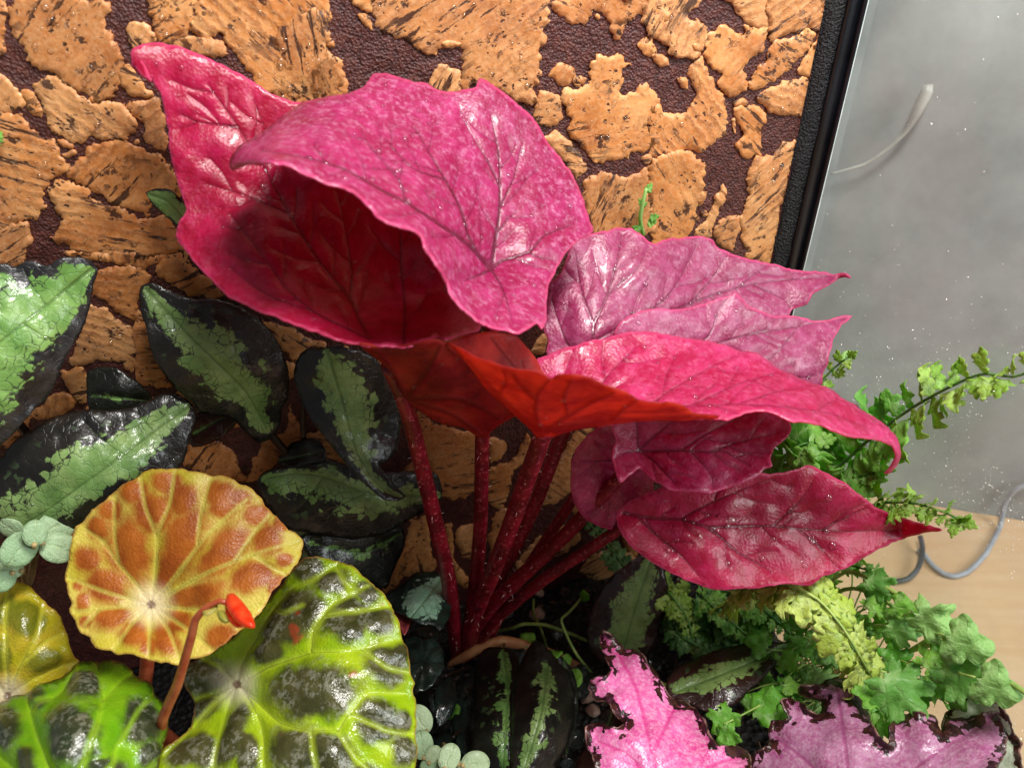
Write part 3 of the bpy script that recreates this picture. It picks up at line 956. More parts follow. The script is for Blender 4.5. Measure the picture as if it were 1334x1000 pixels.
ck(8, [(370,150),(400,60),(450,30),(470,130),(500,240),(400,260),(300,330),(290,290)], [(520,70),(560,60),(560,200),(640,300),(580,300),(540,180)],
   [(700,40),(800,10),(760,150),(720,250)], [(850,150),(960,80),(1060,90),(1000,170),(900,200),(820,250),(800,220)], [(570,90),(640,60),(690,120),(660,200),(590,190)])
# chips hidden by the plants: fill the rest of the panel
allp = [np.array(p) for p in CH]
FILLN = 0
for k in range(900):
    x, y = RNG.uniform(-140, 1010), RNG.uniform(60, 740)
    q = np.array([[x, y]])
    vis = (y < 130 or x > 760) and y < 320
    if vis or (x < 190 and y < 330): continue
    R = RNG.uniform(16, 46)
    ok = True
    for p in allp:
        if pip(q, p)[0] or poly_dist(q, p, True)[0][0] < R * 0.85 + 2:
            ok = False; break
    if not ok: continue
    n = int(RNG.integers(7, 11)); a0 = RNG.uniform(0, 6.28)
    el = RNG.uniform(0.65, 1.3)
    p = [(x + R * RNG.uniform(0.7, 1.12) * math.cos(a0 + 6.283 * i / n) * el, y + R * RNG.uniform(0.7, 1.12) * math.sin(a0 + 6.283 * i / n) / el) for i in range(n)]
    CH.append(p); allp.append(np.array(p)); FILLN += 1
print('chips', len(CH), 'filled', FILLN)


def chip(poly, k):
    poly = np.array(poly)
    o = catmull(poly, 1.9 if np.ptp(poly[:, 0]) > 24 else 2.4, True)
    nx = np.roll(o, -1, 0) - np.roll(o, 1, 0)
    nx = np.stack([nx[:, 1], -nx[:, 0]], 1); nx /= np.linalg.norm(nx, axis=1)[:, None] + 1e-9
    area_ = 0.5 * np.sum(o[:, 0] * np.roll(o[:, 1], -1) - o[:, 1] * np.roll(o[:, 0], -1))
    if area_ < 0: nx = -nx
    R = math.sqrt(abs(area_) / 3.14)
    amp = min(7.0, 1.6 + R * 0.07)
    w = fbm(o[:, 0] / 13.0 + k * 3.7, o[:, 1] / 13.0, k + 3, 4) + 0.35 * vnoise(o[:, 0] / 2.6, o[:, 1] / 2.6, k + 90)
    o = o + nx * (w * amp)[:, None]
    ins = o - nx * 0.9
    ins = ins[pip(ins, o)]
    st = 7.0 if R > 12 else 3.5
    lo, hi = o.min(0), o.max(0)
    gx, gy = np.meshgrid(np.arange(lo[0], hi[0], st), np.arange(lo[1], hi[1], st))
    g = np.stack([gx.ravel(), gy.ravel()], 1) + RNG.uniform(-2, 2, (gx.size, 2))
    g = g[pip(g, o)]
    if len(g): g = g[poly_dist(g, o, True)[0] > 4.0]
    pts = np.vstack([o, ins, g]); n = len(o)
    r = delaunay_2d_cdt([Vector(p) for p in pts], [(i, (i + 1) % n) for i in range(n)], [], 1, 1e-5)
    px = np.array([(q[0], q[1]) for q in r[0]]); tri = np.array(r[2], int)
    if len(tri) == 0: return
    a, b, e = px[tri[:, 0]], px[tri[:, 1]], px[tri[:, 2]]
    ar = (b[:, 0] - a[:, 0]) * (e[:, 1] - a[:, 1]) - (b[:, 1] - a[:, 1]) * (e[:, 0] - a[:, 0])
    tri[ar > 0] = tri[ar > 0][:, ::-1]
    ed = poly_dist(px, o, True)[0]
    th = RNG.uniform(0.0008, 0.0014) + 0.0000013 * k
    rel = 0.0005 * fbm(px[:, 0] / 26.0 + k, px[:, 1] / 26.0, k + 50, 4)
    tilt = RNG.uniform(-1, 1, 2) * 0.000012
    cc_ = px.mean(0)
    top = th + rel + (px - cc_) @ tilt
    top = np.maximum(top * np.where(ed < 2, 0.93, 1.0), 0.0011)
    d = np.where(ed < 0.45, 0.0002, top)
    P = PD(px[:, 0], px[:, 1], d)
    # keep chips on the panel
    s = P @ WW
    P = P - WW * np.maximum(s - (BAR_L - 0.0005), 0)[:, None]
    cen = PD(cc_[0], cc_[1], 0.0)
    ang = RNG.uniform(-0.9, 0.9) if RNG.random() < 0.75 else RNG.uniform(0, 3.14)
    # object frame: x along the grain, z out of the wall
    xa = math.cos(ang) * WW + math.sin(ang) * np.array([0, 0, 1.0]); ya = np.cross(NW, xa)
    Rm = np.stack([xa, ya, NW], 1)
    loc = (P - cen) @ Rm
    me = bpy.data.meshes.new('cork_piece')
    me.from_pydata(loc.tolist(), [], tri.tolist())
    me.materials.append(M['cork'])
    me.polygons.foreach_set('use_smooth', [True] * len(me.polygons))
    ob = link(bpy.data.objects.new('cork_piece', me))
    ob.parent = panel
    ob.matrix_local = Matrix.Translation(Vector(cen - wloc(panel))) @ Matrix(Rm.tolist()).to_4x4()
    return dict(P=P, nrm=vnormals(P, tri), ed=ed * 0.0004)


for p in list(CH)[:len(CH) - FILLN]:                     # crumbs broken off along the edges of the big pieces
    q = np.array(p); L_ = len(q)
    for _ in range(L_ // 8):
        i = int(RNG.integers(L_)); t = RNG.random()
        e = q[i] * (1 - t) + q[(i + 1) % L_] * t
        out_ = e - q.mean(0); out_ /= np.linalg.norm(out_) + 1e-9
        Rr = RNG.uniform(2.5, 9.0)
        cxy = e + out_ * (Rr * RNG.uniform(0.5, 1.4) + 1.0)
        a0 = RNG.uniform(0, 6.28); el = RNG.uniform(0.6, 1.6)
        CH.append([(cxy[0] + Rr * el * RNG.uniform(.7, 1.2) * math.cos(a0 + k * 0.9), cxy[1] + Rr / el * RNG.uniform(.7, 1.2) * math.sin(a0 + k * 0.9)) for k in range(7)])
print('pieces', len(CH))
allp = [np.array(p) for p in CH]
for k in range(3000):                                   # the panel goes on above and beside the view
    if len(CH) >= 298: break
    x, y = RNG.uniform(-300, 1120), RNG.uniform(-250, 760)
    if x > -25 and y > -22: continue
    Rr = RNG.uniform(38, 70) if k < 900 else RNG.uniform(16, 38)
    P3 = PD(x, y, 0.0)
    if P3[2] > ZTOP - 0.02 or P3[2] < 0.03 or not (S_L + 0.02 < P3 @ WW < BAR_L - 0.012): continue
    q = np.array([[x, y]])
    if any(np.linalg.norm(p.mean(0) - q[0]) < 220 and (pip(q, p)[0] or poly_dist(q, p, True)[0][0] < Rr * 0.85 + 3) for p in allp): continue
    n = int(RNG.integers(8, 12)); a0 = RNG.uniform(0, 6.28); el = RNG.uniform(0.7, 1.3)
    p = [(x + Rr * RNG.uniform(0.72, 1.12) * math.cos(a0 + 6.283 * i / n) * el, y + Rr * RNG.uniform(0.72, 1.12) * math.sin(a0 + 6.283 * i / n) / el) for i in range(n)]
    CH.append(p); allp.append(np.array(p))
CS = [chip(p, k) for k, p in enumerate(CH)]
droplets(panel, [s for s in CS if s is not None], 1100, (0.0003, 0.0014))

# corner post
pz0, pz1 = ZT + 0.002, ZTOP
wS = BAR_R - BAR_L
post_v, post_f = [], []
def addbox(s0, s1, d0, d1):
    v, f = wallbox(s0, s1, d0, d1, pz0, pz1)
    o = len(post_v); post_v.extend(v); post_f.extend([tuple(a + o for a in q) for q in f])
addbox(BAR_L + 0.40 * wS, BAR_R - 0.0012, -0.012, 0.0085)
post = mesh_obj('corner_post', post_v, post_f, M['black'], terr, False)
bv_ = post.modifiers.new('round', 'BEVEL'); bv_.width = 0.0012; bv_.segments = 2
v, f = wallbox(BAR_L + 0.70 * wS, BAR_L + 0.80 * wS, 0.0086, 0.0118, pz0 + 0.001, pz1 - 0.001)
rb = mesh_obj('post_rib', v, f, M['black'], post, False)
bv_ = rb.modifiers.new('round', 'BEVEL'); bv_.width = 0.0011; bv_.segments = 3
# silicone bead, rough and slightly uneven
zz = np.linspace(ZT + 0.02, ZTOP - 0.003, 170); uu = np.linspace(0, 1, 9)
gu, gz3 = np.meshgrid(uu, zz)
se = BAR_L + gu * 0.42 * wS + np.where(gu < 0.05, 1, 0) * 0.0009 * fbm(gz3 * 260, gz3 * 0, 8, 3)
de = 0.0012 + 0.0046 * np.sin(np.clip(gu * 1.05 + 0.02, 0, 1) * math.pi * 0.5) + 0.0005 * fbm(gu * 14, gz3 * 330, 4, 3)
de = np.where(gu < 0.05, -0.0004, de)
sv = (se[..., None] * WW + de[..., None] * NW + np.stack([se * 0, se * 0, gz3], -1)).reshape(-1, 3)
sf = [(j * 9 + i, j * 9 + i + 1, (j + 1) * 9 + i + 1, (j + 1) * 9 + i) for j in range(169) for i in range(8)]
mesh_obj('silicone_seam', sv, sf, M['silicone'], post)
v, f = wallbox(BAR_R - 0.0010, BAR_R - 0.0002, 0.004, 0.0072, pz0 + 0.001, pz1 - 0.001)
mesh_obj('glass_edge', v, f, M['pale_edge'], post, False)

# side pane
v, f = box_vf(WW * S_GLASS + NW * 0.0088 + np.array([0, 0, ZT + 0.013]), WW * 0.004, NW * 0.30, (0, 0, ZTOP - ZT - 0.02))
pane = mesh_obj('glass_pane', v, f, M['glass'], terr, False)
v, f = wallbox(S_L, S_GLASS + 0.004, -0.012, 0.31, ZT + 0.001, ZT + 0.012)
mesh_obj('floor_tray', v, f, M['trim'], terr, False)
# condensation on the inner face
V, F = [], []
for k in range(14000):
    x, y = RNG.uniform(1000, 1345), RNG.uniform(0, 1000)
    if RNG.random() > 0.05 + 0.95 * min(1.0, max(0.0, (y - 300) / 400.0)): continue
    r = ray(x, y); t = (S_GLASS - CAM @ WW) / (r @ WW)
    p = CAM + t * r
    dpt = p @ NW
    if dpt < 0.012 or dpt > 0.3 or p[2] < 0.0: continue
    dens = 0.45 + 0.9 * vnoise(p[2] * 30, dpt * 30, 77)
    if RNG.random() > dens: continue
    big = RNG.random() ** 4
    v, f = droplet_vf(p, -WW, 0.00011 + 0.00040 * big * t / 0.4, 0.00011 + 0.0003 * big)
    o = len(V); V += v; F += [tuple(a + o for a in q) for q in f]
tag(mesh_obj('condensation', np.array(V), F, M['mist'], pane), kind='stuff')

# cables outside the glass
def cable(name, path, r, mat, label):
    base = path[0]
    vv, ff = tube_vf(path, r, 12, 0.004)
    o = mesh_obj(name, vv, ff, mat, None, origin=base)
    tag(o, label, 'cable')
rc = 0.0021
pts = [PZ(x, y, ZT + rc + 0.001) for x, y in c(12, [(620, -20), (660, 0), (720, 80), (800, 140), (870, 155), (950, 130), (1020, 70), (1080, 0)]) + [(1303, 685)]]
pts += [PWALL(x, y, 0.006) for x, y in [(1309, 656), (1322, 638), (1345, 630), (1420, 628)]]
cable('power_cable', pts, rc, M['cable'], 'light grey cable looped on the wooden table and rising up the wall')
pts = [PZ(x, y, ZT + rc + 0.0075 - 0.0012 * i) for i, (x, y) in enumerate(c(12, [(640, -110), (655, -40), (650, 30), (620, 110), (560, 170), (480, 190), (380, 180)]) + [(1110, 745)])]
cable('power_cable', pts, rc, M['cable_dark'], 'dark grey cable curling on the wooden table behind the ferns')
pts = [PWALL(x, y, 0.010) for x, y in c(3, [(640, 625), (760, 590), (850, 530), (910, 470), (950, 400), (985, 330), (990, 305)])]
cable('wall_cable', pts, [0.0008, 0.0010, 0.0012, 0.0020, 0.0034, 0.0038, 0.0030], M['cable_white'], 'whitish cable end hooked on the grey wall behind the glass')


# ------------------------------------------------------------------ red begonia
BASE = PZ(600, 850, 0.0)
rb_ = thing('red_begonia', 'large begonia with glossy magenta red leaves on hairy red stems', 'begonia', BASE)
RU = M['red_under']
RK = dict(branch=1.0, step=6.0, serr=1.1, serr_len=11, wav=0.0016, wav_len=70, fine=0.00012)

# A: big crimson leaf standing against the cork
A_top = c(1, [(500,205),(520,185),(560,175),(620,172),(700,190),(780,220),(860,255),(930,295),(1000,335),(1060,370),(1120,392),(1170,403)]) + \
    [(450, 165), (530, 215), (590, 290), (622, 360), (632, 410), (622, 434)] + \
    [(604, 440), (580, 447), (570, 444), (556, 446), (536, 451), (509, 454), (488, 452), (468, 451), (441, 447), (420, 438), (408, 434), (391, 429), (367, 419), (347, 411), (323, 400), (299, 389), (282, 373), (262, 354), (245, 332)] + \
    c(1, [(700,950),(678,915),(680,890),(690,850),(715,815),(710,790),(695,740),(680,680),(665,630),(655,590),(650,540),(640,470),(625,400),(615,360),(600,345),(580,310),(540,290),(512,262),(503,235)])
A_ctl = [(170, 70, .020), (211, 58, .016), (300, 90, .020), (398, 136, .022), (223, 200, .034), (232, 303, .050), (300, 390, .082), (400, 428, .105), (468, 451, .118), (536, 451, .122),
         (580, 447, .122), (450, 350, .060), (380, 250, .040), (540, 400, .062), (560, 330, .045), (481, 436, .098), (500, 230, .026), (620, 420, .085), (300, 200, .036), (330, 320, .066)]
A_v = [(2.6, [(481, 439), (468, 415), (456, 388), (427, 354), (407, 327), (377, 279), (347, 224), (310, 165), (270, 110)]), (1.8, [(456, 388), (459, 361), (454, 320), (440, 250)]),
       (2.4, [(526, 448), (527, 398), (522, 337), (520, 260)]), (2.0, [(481, 441), (451, 427), (408, 405), (374, 376), (347, 340), (300, 280)]), (1.4, [(377, 279), (320, 255), (270, 240)]),
       (1.4, [(347, 224), (345, 170), (330, 130)]), (1.4, [(310, 165), (262, 160), (235, 150)]), (1.2, [(408, 405), (350, 385), (300, 350)])]
A1 = sheet(A_top, A_ctl, A_v, puck=0.0016, puck_w=0.006, seed=1, **RK)
A_un = [(468, 451), (488, 452), (509, 454), (536, 451), (556, 446), (570, 444), (580, 447), (604, 458), (640, 476), (680, 500), (690, 530), (672, 543), (651, 554), (634, 570), (621, 570), (604, 558), (577, 554), (553, 541), (539, 531), (521, 510), (516, 493), (492, 470)]
A_uc = [(468, 451, .118), (536, 451, .122), (580, 447, .122), (640, 476, .110), (680, 510, .102), (492, 470, .110), (521, 510, .098), (577, 554, .092), (634, 570, .090), (672, 543, .096), (580, 500, .112)]
A2 = sheet(A_un, A_uc, [(3.0, [(530, 520), (560, 480), (575, 450)]), (2.2, [(530, 520), (600, 520), (650, 545)]), (2.0, [(530, 520), (590, 540), (625, 565)]), (2.0, [(530, 520), (510, 480), (490, 456)])], puck=-0.0008, seed=2, side=1, step=6, serr=0.6)
# curled tip of A, underside showing
A3 = sheet(c(1, [(502,212),(508,245),(540,288),(578,310),(560,260),(530,215)]), [(170, 70, .019), (184, 98, .030), (197, 105, .036), (188, 85, .026)], side=0, step=4)
leaf(rb_, [A1, A2, A3], (M['red_a'], RU), drops=70)

# B: broad magenta leaf with a rolled left lip
B_o = c(1, [(1170,405),(1100,455),(1040,500),(980,530),(930,570),(900,610),(898,640),(905,660),(960,640),(1040,637),(1110,650),(1160,680),(1220,705),(1290,730)]) + \
    [(451, 252), (468, 263), (485, 275), (492, 286), (512, 297), (533, 304), (546, 311), (548, 323), (556, 337), (567, 357), (577, 371), (584, 391), (600, 408), (617, 422), (638, 430), (655, 432), (672, 437), (685, 432), (697, 424), (703, 432), (709, 420), (709, 395), (713, 375), (722, 355), (732, 338), (743, 322), (757, 312)] + \
    [(770, 303), (767, 289), (760, 272), (753, 252), (743, 231), (733, 216), (726, 206), (713, 190), (703, 173), (689, 153), (665, 133), (652, 121), (635, 110), (623, 106), (619, 117), (611, 119), (590, 122), (570, 121), (556, 114), (536, 110), (516, 105), (499, 100), (485, 102), (476, 116), (461, 124), (434, 131)]
B_c = [(305, 213, .072), (308, 223, .080), (316, 194, .062), (335, 179, .056), (323, 208, .098), (360, 166, .050), (398, 138, .042), (485, 102, .026), (560, 115, .022), (623, 108, .020), (700, 170, .026), (770, 303, .052), (330, 218, .100), (400, 236, .112),
       (485, 275, .124), (546, 311, .128), (567, 357, .132), (600, 408, .132), (655, 432, .128), (690, 428, .122), (708, 395, .098), (640, 351, .082), (600, 272, .076), (560, 200, .060), (650, 250, .056), (500, 225, .088),
       (420, 190, .085), (590, 370, .122), (660, 390, .108), (740, 320, .068), (348, 200, .104), (700, 330, .078)]
B_v = [(3.0, [(640, 351), (643, 330), (651, 272), (650, 204), (640, 150)]), (2.6, [(640, 351), (622, 330), (611, 309), (600, 272), (580, 234), (560, 200), (540, 165)]),
       (2.8, [(640, 351), (631, 340), (604, 313), (567, 289), (529, 263), (498, 248), (451, 221), (400, 205), (340, 196)]), (2.4, [(640, 351), (651, 341), (689, 328), (709, 307), (745, 293)]),
       (2.0, [(640, 351), (625, 358), (605, 366)]), (1.6, [(640, 351), (651, 368), (660, 390), (668, 420)]), (1.4, [(651, 272), (670, 230), (680, 190)]), (1.3, [(580, 234), (540, 220), (500, 180)]),
       (1.3, [(689, 328), (700, 335), (722, 338)]), (1.3, [(529, 263), (520, 235), (490, 200), (470, 170)]), (1.2, [(650, 240), (630, 200), (600, 150)]), (1.3, [(651, 300), (662, 285), (674, 276)])]
B1 = sheet(B_o, B_c, B_v, puck=0.0020, puck_w=0.006, seed=3, **RK)
leaf(rb_, [B1], (M['red_b'], RU), drops=120)

# C: pink leaf folded like a boat, its near rim turned up
C_far = [(682, 482), (693, 474), (706, 466), (740, 453), (784, 441), (821, 434), (850, 434), (868, 438), (897, 443), (930, 449), (959, 456), (984, 463), (1006, 476), (1024, 487), (1053, 498), (1082, 509), (1104, 523), (1122, 536), (1140, 547), (1155, 559), (1166, 574), (1169, 588), (1166, 603), (1158, 612), (1149, 615)]
C_near = [(1158, 606), (1162, 592), (1159, 581), (1148, 577), (1126, 572), (1104, 570), (1082, 562), (1060, 554), (1046, 552), (1031, 552), (1017, 545), (1006, 540), (988, 536), (966, 540), (948, 549)]
C_fold = [(937, 548), (904, 547), (872, 548), (850, 548), (825, 549), (791, 553), (757, 558), (730, 565), (716, 571), (701, 570)]
C_c = [(682, 482, .090), (740, 453, .088), (850, 434, .086), (984, 463, .100), (1082, 509, .118), (1140, 547, .132), (1169, 588, .146), (1149, 615, .140), (701, 570, .120), (757, 558, .128), (825, 549, .134), (904, 547, .142), (948, 549, .147),
       (1006, 540, .147), (1060, 554, .149), (1126, 572, .150), (1162, 594, .146), (850, 500, .112), (960, 500, .122), (760, 500, .106), (1060, 530, .137)]
C_v = [(2.2, [(780, 552), (860, 533), (900, 528), (970, 526), (1020, 529), (1080, 538), (1130, 556)]), (1.6, [(820, 545), (870, 510), (930, 475), (960, 462)]), (1.6, [(900, 528), (960, 500), (1010, 485)]), (1.4, [(760, 540), (790, 490), (830, 450)]),
       (1.3, [(960, 526), (1010, 510), (1050, 503)]), (1.2, [(735, 530), (735, 490), (745, 460)]), (1.2, [(930, 528), (980, 545)])]
C1 = sheet(C_far + C_near + C_fold + [(690, 520)], C_c, C_v, puck=0.0016, puck_w=0.005, seed=5, **RK)
C_rim = [(580, 449), (600, 457), (617, 466), (638, 474), (655, 479), (682, 485), (702, 488), (719, 495), (726, 491), (747, 490), (767, 495), (784, 503), (798, 507), (815, 514), (842, 526), (860, 528), (872, 527), (890, 531), (904, 540), (923, 543), (937, 546)]
C2 = sheet(C_rim + [(930, 548), (904, 548), (872, 549), (850, 549), (825, 550), (791, 554), (757, 559), (730, 566), (716, 572), (701, 571), (689, 558), (672, 543), (651, 524), (634, 510), (617, 486), (604, 470)],
           [(580, 449, .126), (640, 474, .146), (702, 488, .157), (784, 503, .163), (850, 526, .162), (904, 540, .156), (937, 547, .149), (617, 486, .132), (651, 524, .127), (701, 571, .121), (757, 559, .129), (825, 550, .136), (904, 548, .1445), (700, 530, .145), (800, 530, .152)],
           [(3.2, [(706, 566), (698, 540), (700, 515), (715, 495)]), (3.0, [(702, 562), (670, 535), (640, 505), (610, 470)]), (2.8, [(712, 562), (735, 545), (770, 525), (800, 512)]), (2.4, [(725, 564), (790, 552), (815, 530), (830, 522)]),
            (1.6, [(698, 520), (680, 505), (668, 488)]), (1.8, [(720, 556), (760, 553), (840, 545), (900, 543)]), (1.3, [(650, 513), (660, 495), (655, 482)]), (1.3, [(740, 540), (735, 515), (745, 495)])],
           puck=-0.0008, seed=6, side=1, step=5, serr=0.5)
C3 = sheet([(580, 449), (604, 438), (628, 433), (655, 434), (672, 437), (682, 449), (695, 464), (704, 480), (715, 500), (705, 545), (672, 530), (640, 505), (615, 478)],
           [(580, 449, .122), (628, 433, .106), (672, 437, .100), (695, 464, .098), (640, 505, .116), (705, 545, .114), (650, 470, .106)], [(1.6, [(690, 540), (670, 480), (640, 440)]), (1.4, [(690, 540), (680, 470)])], seed=7, step=6, serr=0.8, puck=0.0008, side=1)  # inner upper face, its shade put in by using the darker underside red
leaf(rb_, [C1, C2, C3], (M['red_c'], RU), drops=60)

# D1, D2: two dusky leaves behind
D1o = [(743, 321), (757, 309), (777, 304), (815, 297), (832, 306), (850, 317), (872, 312), (904, 309), (924, 312), (937, 323), (955, 332), (984, 340), (1010, 345), (1031, 351), (1053, 353), (1079, 356), (1100, 357), (1106, 363), (1091, 363), (1075, 374), (1057, 385), (1050, 396), (1031, 405), (1028, 410), (1000, 430), (940, 445), (880, 460), (800, 475), (716, 465), (714, 446), (708, 432), (709, 415), (711, 395), (714, 371), (730, 357), (736, 340)]
D1c = [(743, 321, .036), (815, 297, .026), (850, 317, .034), (904, 309, .026), (955, 332, .032), (1031, 351, .036), (1106, 363, .040), (1057, 385, .048), (1028, 410, .052), (940, 420, .056), (860, 405, .056), (709, 415, .052), (714, 450, .062), (774, 435, .068), (850, 445, .066), (800, 470, .074), (720, 360, .040)]
D1v = [(2.4, [(772, 445), (774, 422), (791, 385), (804, 337), (810, 305)]), (1.8, [(774, 424), (760, 388), (754, 361), (750, 330)]), (1.8, [(745, 455), (738, 447), (726, 415), (718, 390)]), (2.0, [(772, 445), (857, 398), (883, 367), (908, 320)]), (2.0, [(800, 440), (900, 395), (980, 370), (1090, 359)]),
       (1.4, [(900, 395), (930, 360), (945, 335)]), (1.3, [(960, 376), (985, 355), (1000, 345)]), (1.2, [(791, 385), (830, 350), (845, 320)]), (1.2, [(980, 370), (1020, 390), (1030, 402)])]
leaf(rb_, [sheet(D1o, D1c, D1v, puck=0.0014, puck_w=0.005, seed=8, **RK)], (M['red_d'], RU), drops=60)
D2o = [(805, 455), (800, 432), (812, 417), (830, 408), (850, 403), (872, 404), (897, 402), (923, 393), (948, 386), (957, 380), (966, 390), (975, 400), (992, 407), (1010, 411), (1028, 411), (1046, 415), (1068, 418), (1086, 415), (1100, 411), (1112, 411), (1097, 423), (1086, 440), (1082, 454), (1077, 472), (1070, 487), (1066, 503), (1000, 512), (900, 495), (830, 475)]
D2c = [(805, 455, .080), (830, 408, .070), (923, 393, .064), (957, 380, .062), (1028, 411, .068), (1112, 411, .066), (1082, 454, .082), (1066, 503, .092), (900, 490, .088), (1000, 470, .084), (850, 440, .078)]
D2v = [(2.0, [(800, 490), (880, 465), (960, 440), (1040, 425), (1110, 412)]), (1.5, [(870, 468), (922, 440), (937, 403), (955, 382)]), (1.5, [(960, 440), (1002, 428), (1010, 412)]), (1.5, [(930, 470), (1000, 470), (1046, 418)]), (1.3, [(900, 480), (1000, 495), (1060, 490)])]
leaf(rb_, [sheet(D2o, D2c, D2v, puck=0.0014, puck_w=0.005, seed=9, **RK)], (M['red_d'], RU), drops=40)

# F then E then G: the low leaves on the right
Fo = [(800, 540), (777, 556), (760, 571), (747, 592), (743, 619), (745, 646), (755, 668), (774, 682), (795, 690), (825, 690), (850, 660), (850, 600), (830, 560)]
leaf(rb_, [sheet(Fo, [(777, 556, .078), (743, 619, .082), (774, 682, .088), (830, 690, .092), (850, 600, .088), (800, 620, .084)], [(1.8, [(835, 600), (800, 600), (755, 600)]), (1.5, [(835, 600), (800, 640), (770, 670)]), (1.5, [(835, 600), (810, 575), (785, 560)])], puck=0.001, seed=10, **RK)], (M['red_e'], RU), drops=12)
Eo = [(795, 545), (801, 571), (797, 592), (800, 615), (808, 629), (822, 618), (832, 612), (850, 624), (865, 634), (879, 639), (901, 641), (923, 643), (944, 637), (966, 630), (984, 621), (995, 612), (1005, 607), (1004, 596), (1010, 581), (1028, 567), (1031, 554), (1015, 535), (960, 528), (880, 530)]
Ec = [(795, 545, .098), (800, 615, .114), (808, 629, .118), (832, 612, .112), (865, 634, .124), (923, 643, .130), (966, 630, .130), (1005, 607, .126), (1031, 554, .118), (960, 528, .104), (880, 530, .098), (831, 587, .102), (900, 590, .114)]
Ev = [(2.4, [(831, 587), (850, 588), (886, 587), (923, 589), (944, 588), (977, 607)]), (2.0, [(831, 587), (850, 599), (879, 630)]), (2.0, [(831, 587), (850, 570), (880, 545)]), (1.6, [(831, 587), (830, 560), (828, 540)]), (1.4, [(831, 587), (812, 590), (800, 600)]), (1.4, [(923, 589), (965, 575), (1010, 565)]), (1.3, [(886, 587), (920, 565), (960, 545)]), (1.3, [(900, 589), (925, 615), (930, 640)])]
leaf(rb_, [sheet(Eo, Ec, Ev, puck=0.0014, puck_w=0.005, seed=11, **RK)], (M['red_e'], RU), drops=20)
Go = [(803, 667), (804, 684), (818, 708), (838, 725), (850, 732), (872, 745), (901, 758), (933, 768), (962, 765), (995, 765), (1024, 761), (1053, 762), (1068, 752), (1097, 742), (1118, 729), (1140, 716), (1166, 705), (1195, 696), (1223, 691), (1209, 685), (1191, 680), (1177, 675), (1162, 669), (1140, 660), (1118, 643), (1097, 627), (1075, 617), (1064, 610), (1051, 606), (1039, 610), (1020, 616), (1000, 616), (960, 612), (900, 620), (850, 640), (820, 652)]
Gc = [(803, 667, .104), (818, 708, .116), (901, 758, .138), (995, 765, .146), (1097, 742, .144), (1223, 691, .133), (1140, 660, .126), (1051, 606, .112), (960, 612, .106), (850, 640, .102), (850, 677, .112), (1000, 686, .126), (920, 720, .132), (1120, 700, .133)]
Gv = [(2.6, [(812, 668), (850, 675), (886, 676), (923, 686), (966, 685), (1006, 685), (1039, 688), (1100, 692), (1180, 690)]), (1.8, [(886, 676), (915, 660), (960, 640), (1010, 622)]), (2.0, [(919, 686), (940, 700), (959, 718), (1006, 744)]), (1.8, [(830, 672), (850, 693), (886, 722), (910, 750)]), (1.4, [(1006, 685), (1040, 655), (1060, 625)]), (1.3, [(1039, 688), (1070, 715), (1090, 738)]), (1.2, [(1070, 690), (1110, 670), (1130, 662)])]
leaf(rb_, [sheet(Go, Gc, Gv, puck=0.0016, puck_w=0.006, seed=12, **RK)], (M['red_a'], RU), drops=60, drop_r=(0.0006, 0.0021))


def petiole(parent, pts, d_top, r0, r1, base=BASE, d_mid=None, hairs=42, mat='petiole', name='stem'):
    """pts: pixels from the leaf down to the base"""
    db = float(base @ NW)
    n = len(pts)
    ys = np.array([p[1] for p in pts], float)
    f = (ys - ys[0]) / (ys[-1] - ys[0])
    path = [PD(p[0], p[1], d_top * (1 - a) + db * a) for p, a in zip(pts, f)]
    path[-1] = np.array([path[-1][0], path[-1][1], min(path[-1][2], -0.004)])
    rad = [(r0 * (1 - a) + r1 * a) * 0.78 for a in f]
    v, fc = tube_vf(path, rad, 12, 0.004)
    o = mesh_obj(name, v, fc, M[mat], parent)
    if hairs:
        pr = catmull(np.hstack([np.array(path), np.array(rad)[:, None]]), 0.002, False)
        V, F = [], []
        for k in range(hairs):
            i = int(RNG.integers(0, max(1, len(pr) - 1)))
            T = pr[min(i + 1, len(pr) - 1), :3] - pr[i, :3]; T /= np.linalg.norm(T) + 1e-9
            w = RNG.normal(size=3); w -= (w @ T) * T; w /= np.linalg.norm(w)
            p = pr[i, :3] + T * RNG.uniform(0, 0.002) + w * pr[i, 3] * 0.97
            L = RNG.uniform(0.0012, 0.0034)
            tip = p + w * L + T * RNG.uniform(-0.7, 0.9) * L
            s = np.cross(w, T) * 0.00014
            b = len(V); V += [p - s, p + s, p + T * 0.0002, tip]
            F += [(b, b + 1, b + 3), (b + 1, b + 2, b + 3), (b + 2, b, b + 3)]
        tag(mesh_obj('hairs', np.array(V), F, M['hair'], o, False), kind='stuff')
    return o


petiole(rb_, [(506, 476), (524, 515), (537, 555), (555, 630), (572, 700), (585, 760), (596, 840)], .096, .0042, .0062)
petiole(rb_, [(640, 420), (632, 500), (628, 580), (626, 680), (618, 770), (604, 845)], .086, .0040, .0056)
petiole(rb_, [(712, 548), (704, 575), (686, 625), (663, 690), (640, 750), (615, 810), (603, 850)], .117, .0050, .0064)
petiole(rb_, [(775, 450), (742, 545), (725, 585), (700, 650), (672, 710), (640, 775), (612, 845)], .075, .0040, .0056)
petiole(rb_, [(824, 592), (806, 622), (780, 650), (735, 698), (690, 740), (650, 778), (620, 815), (606, 850)], .098, .0040, .0064)
petiole(rb_, [(832, 664), (804, 690), (760, 720), (715, 750), (675, 780), (640, 812), (612, 850)], .098, .0036, .0052)
petiole(rb_, [(850, 470), (800, 560), (740, 660), (680, 750), (625, 840)], .078, .0034, .0044, hairs=30)

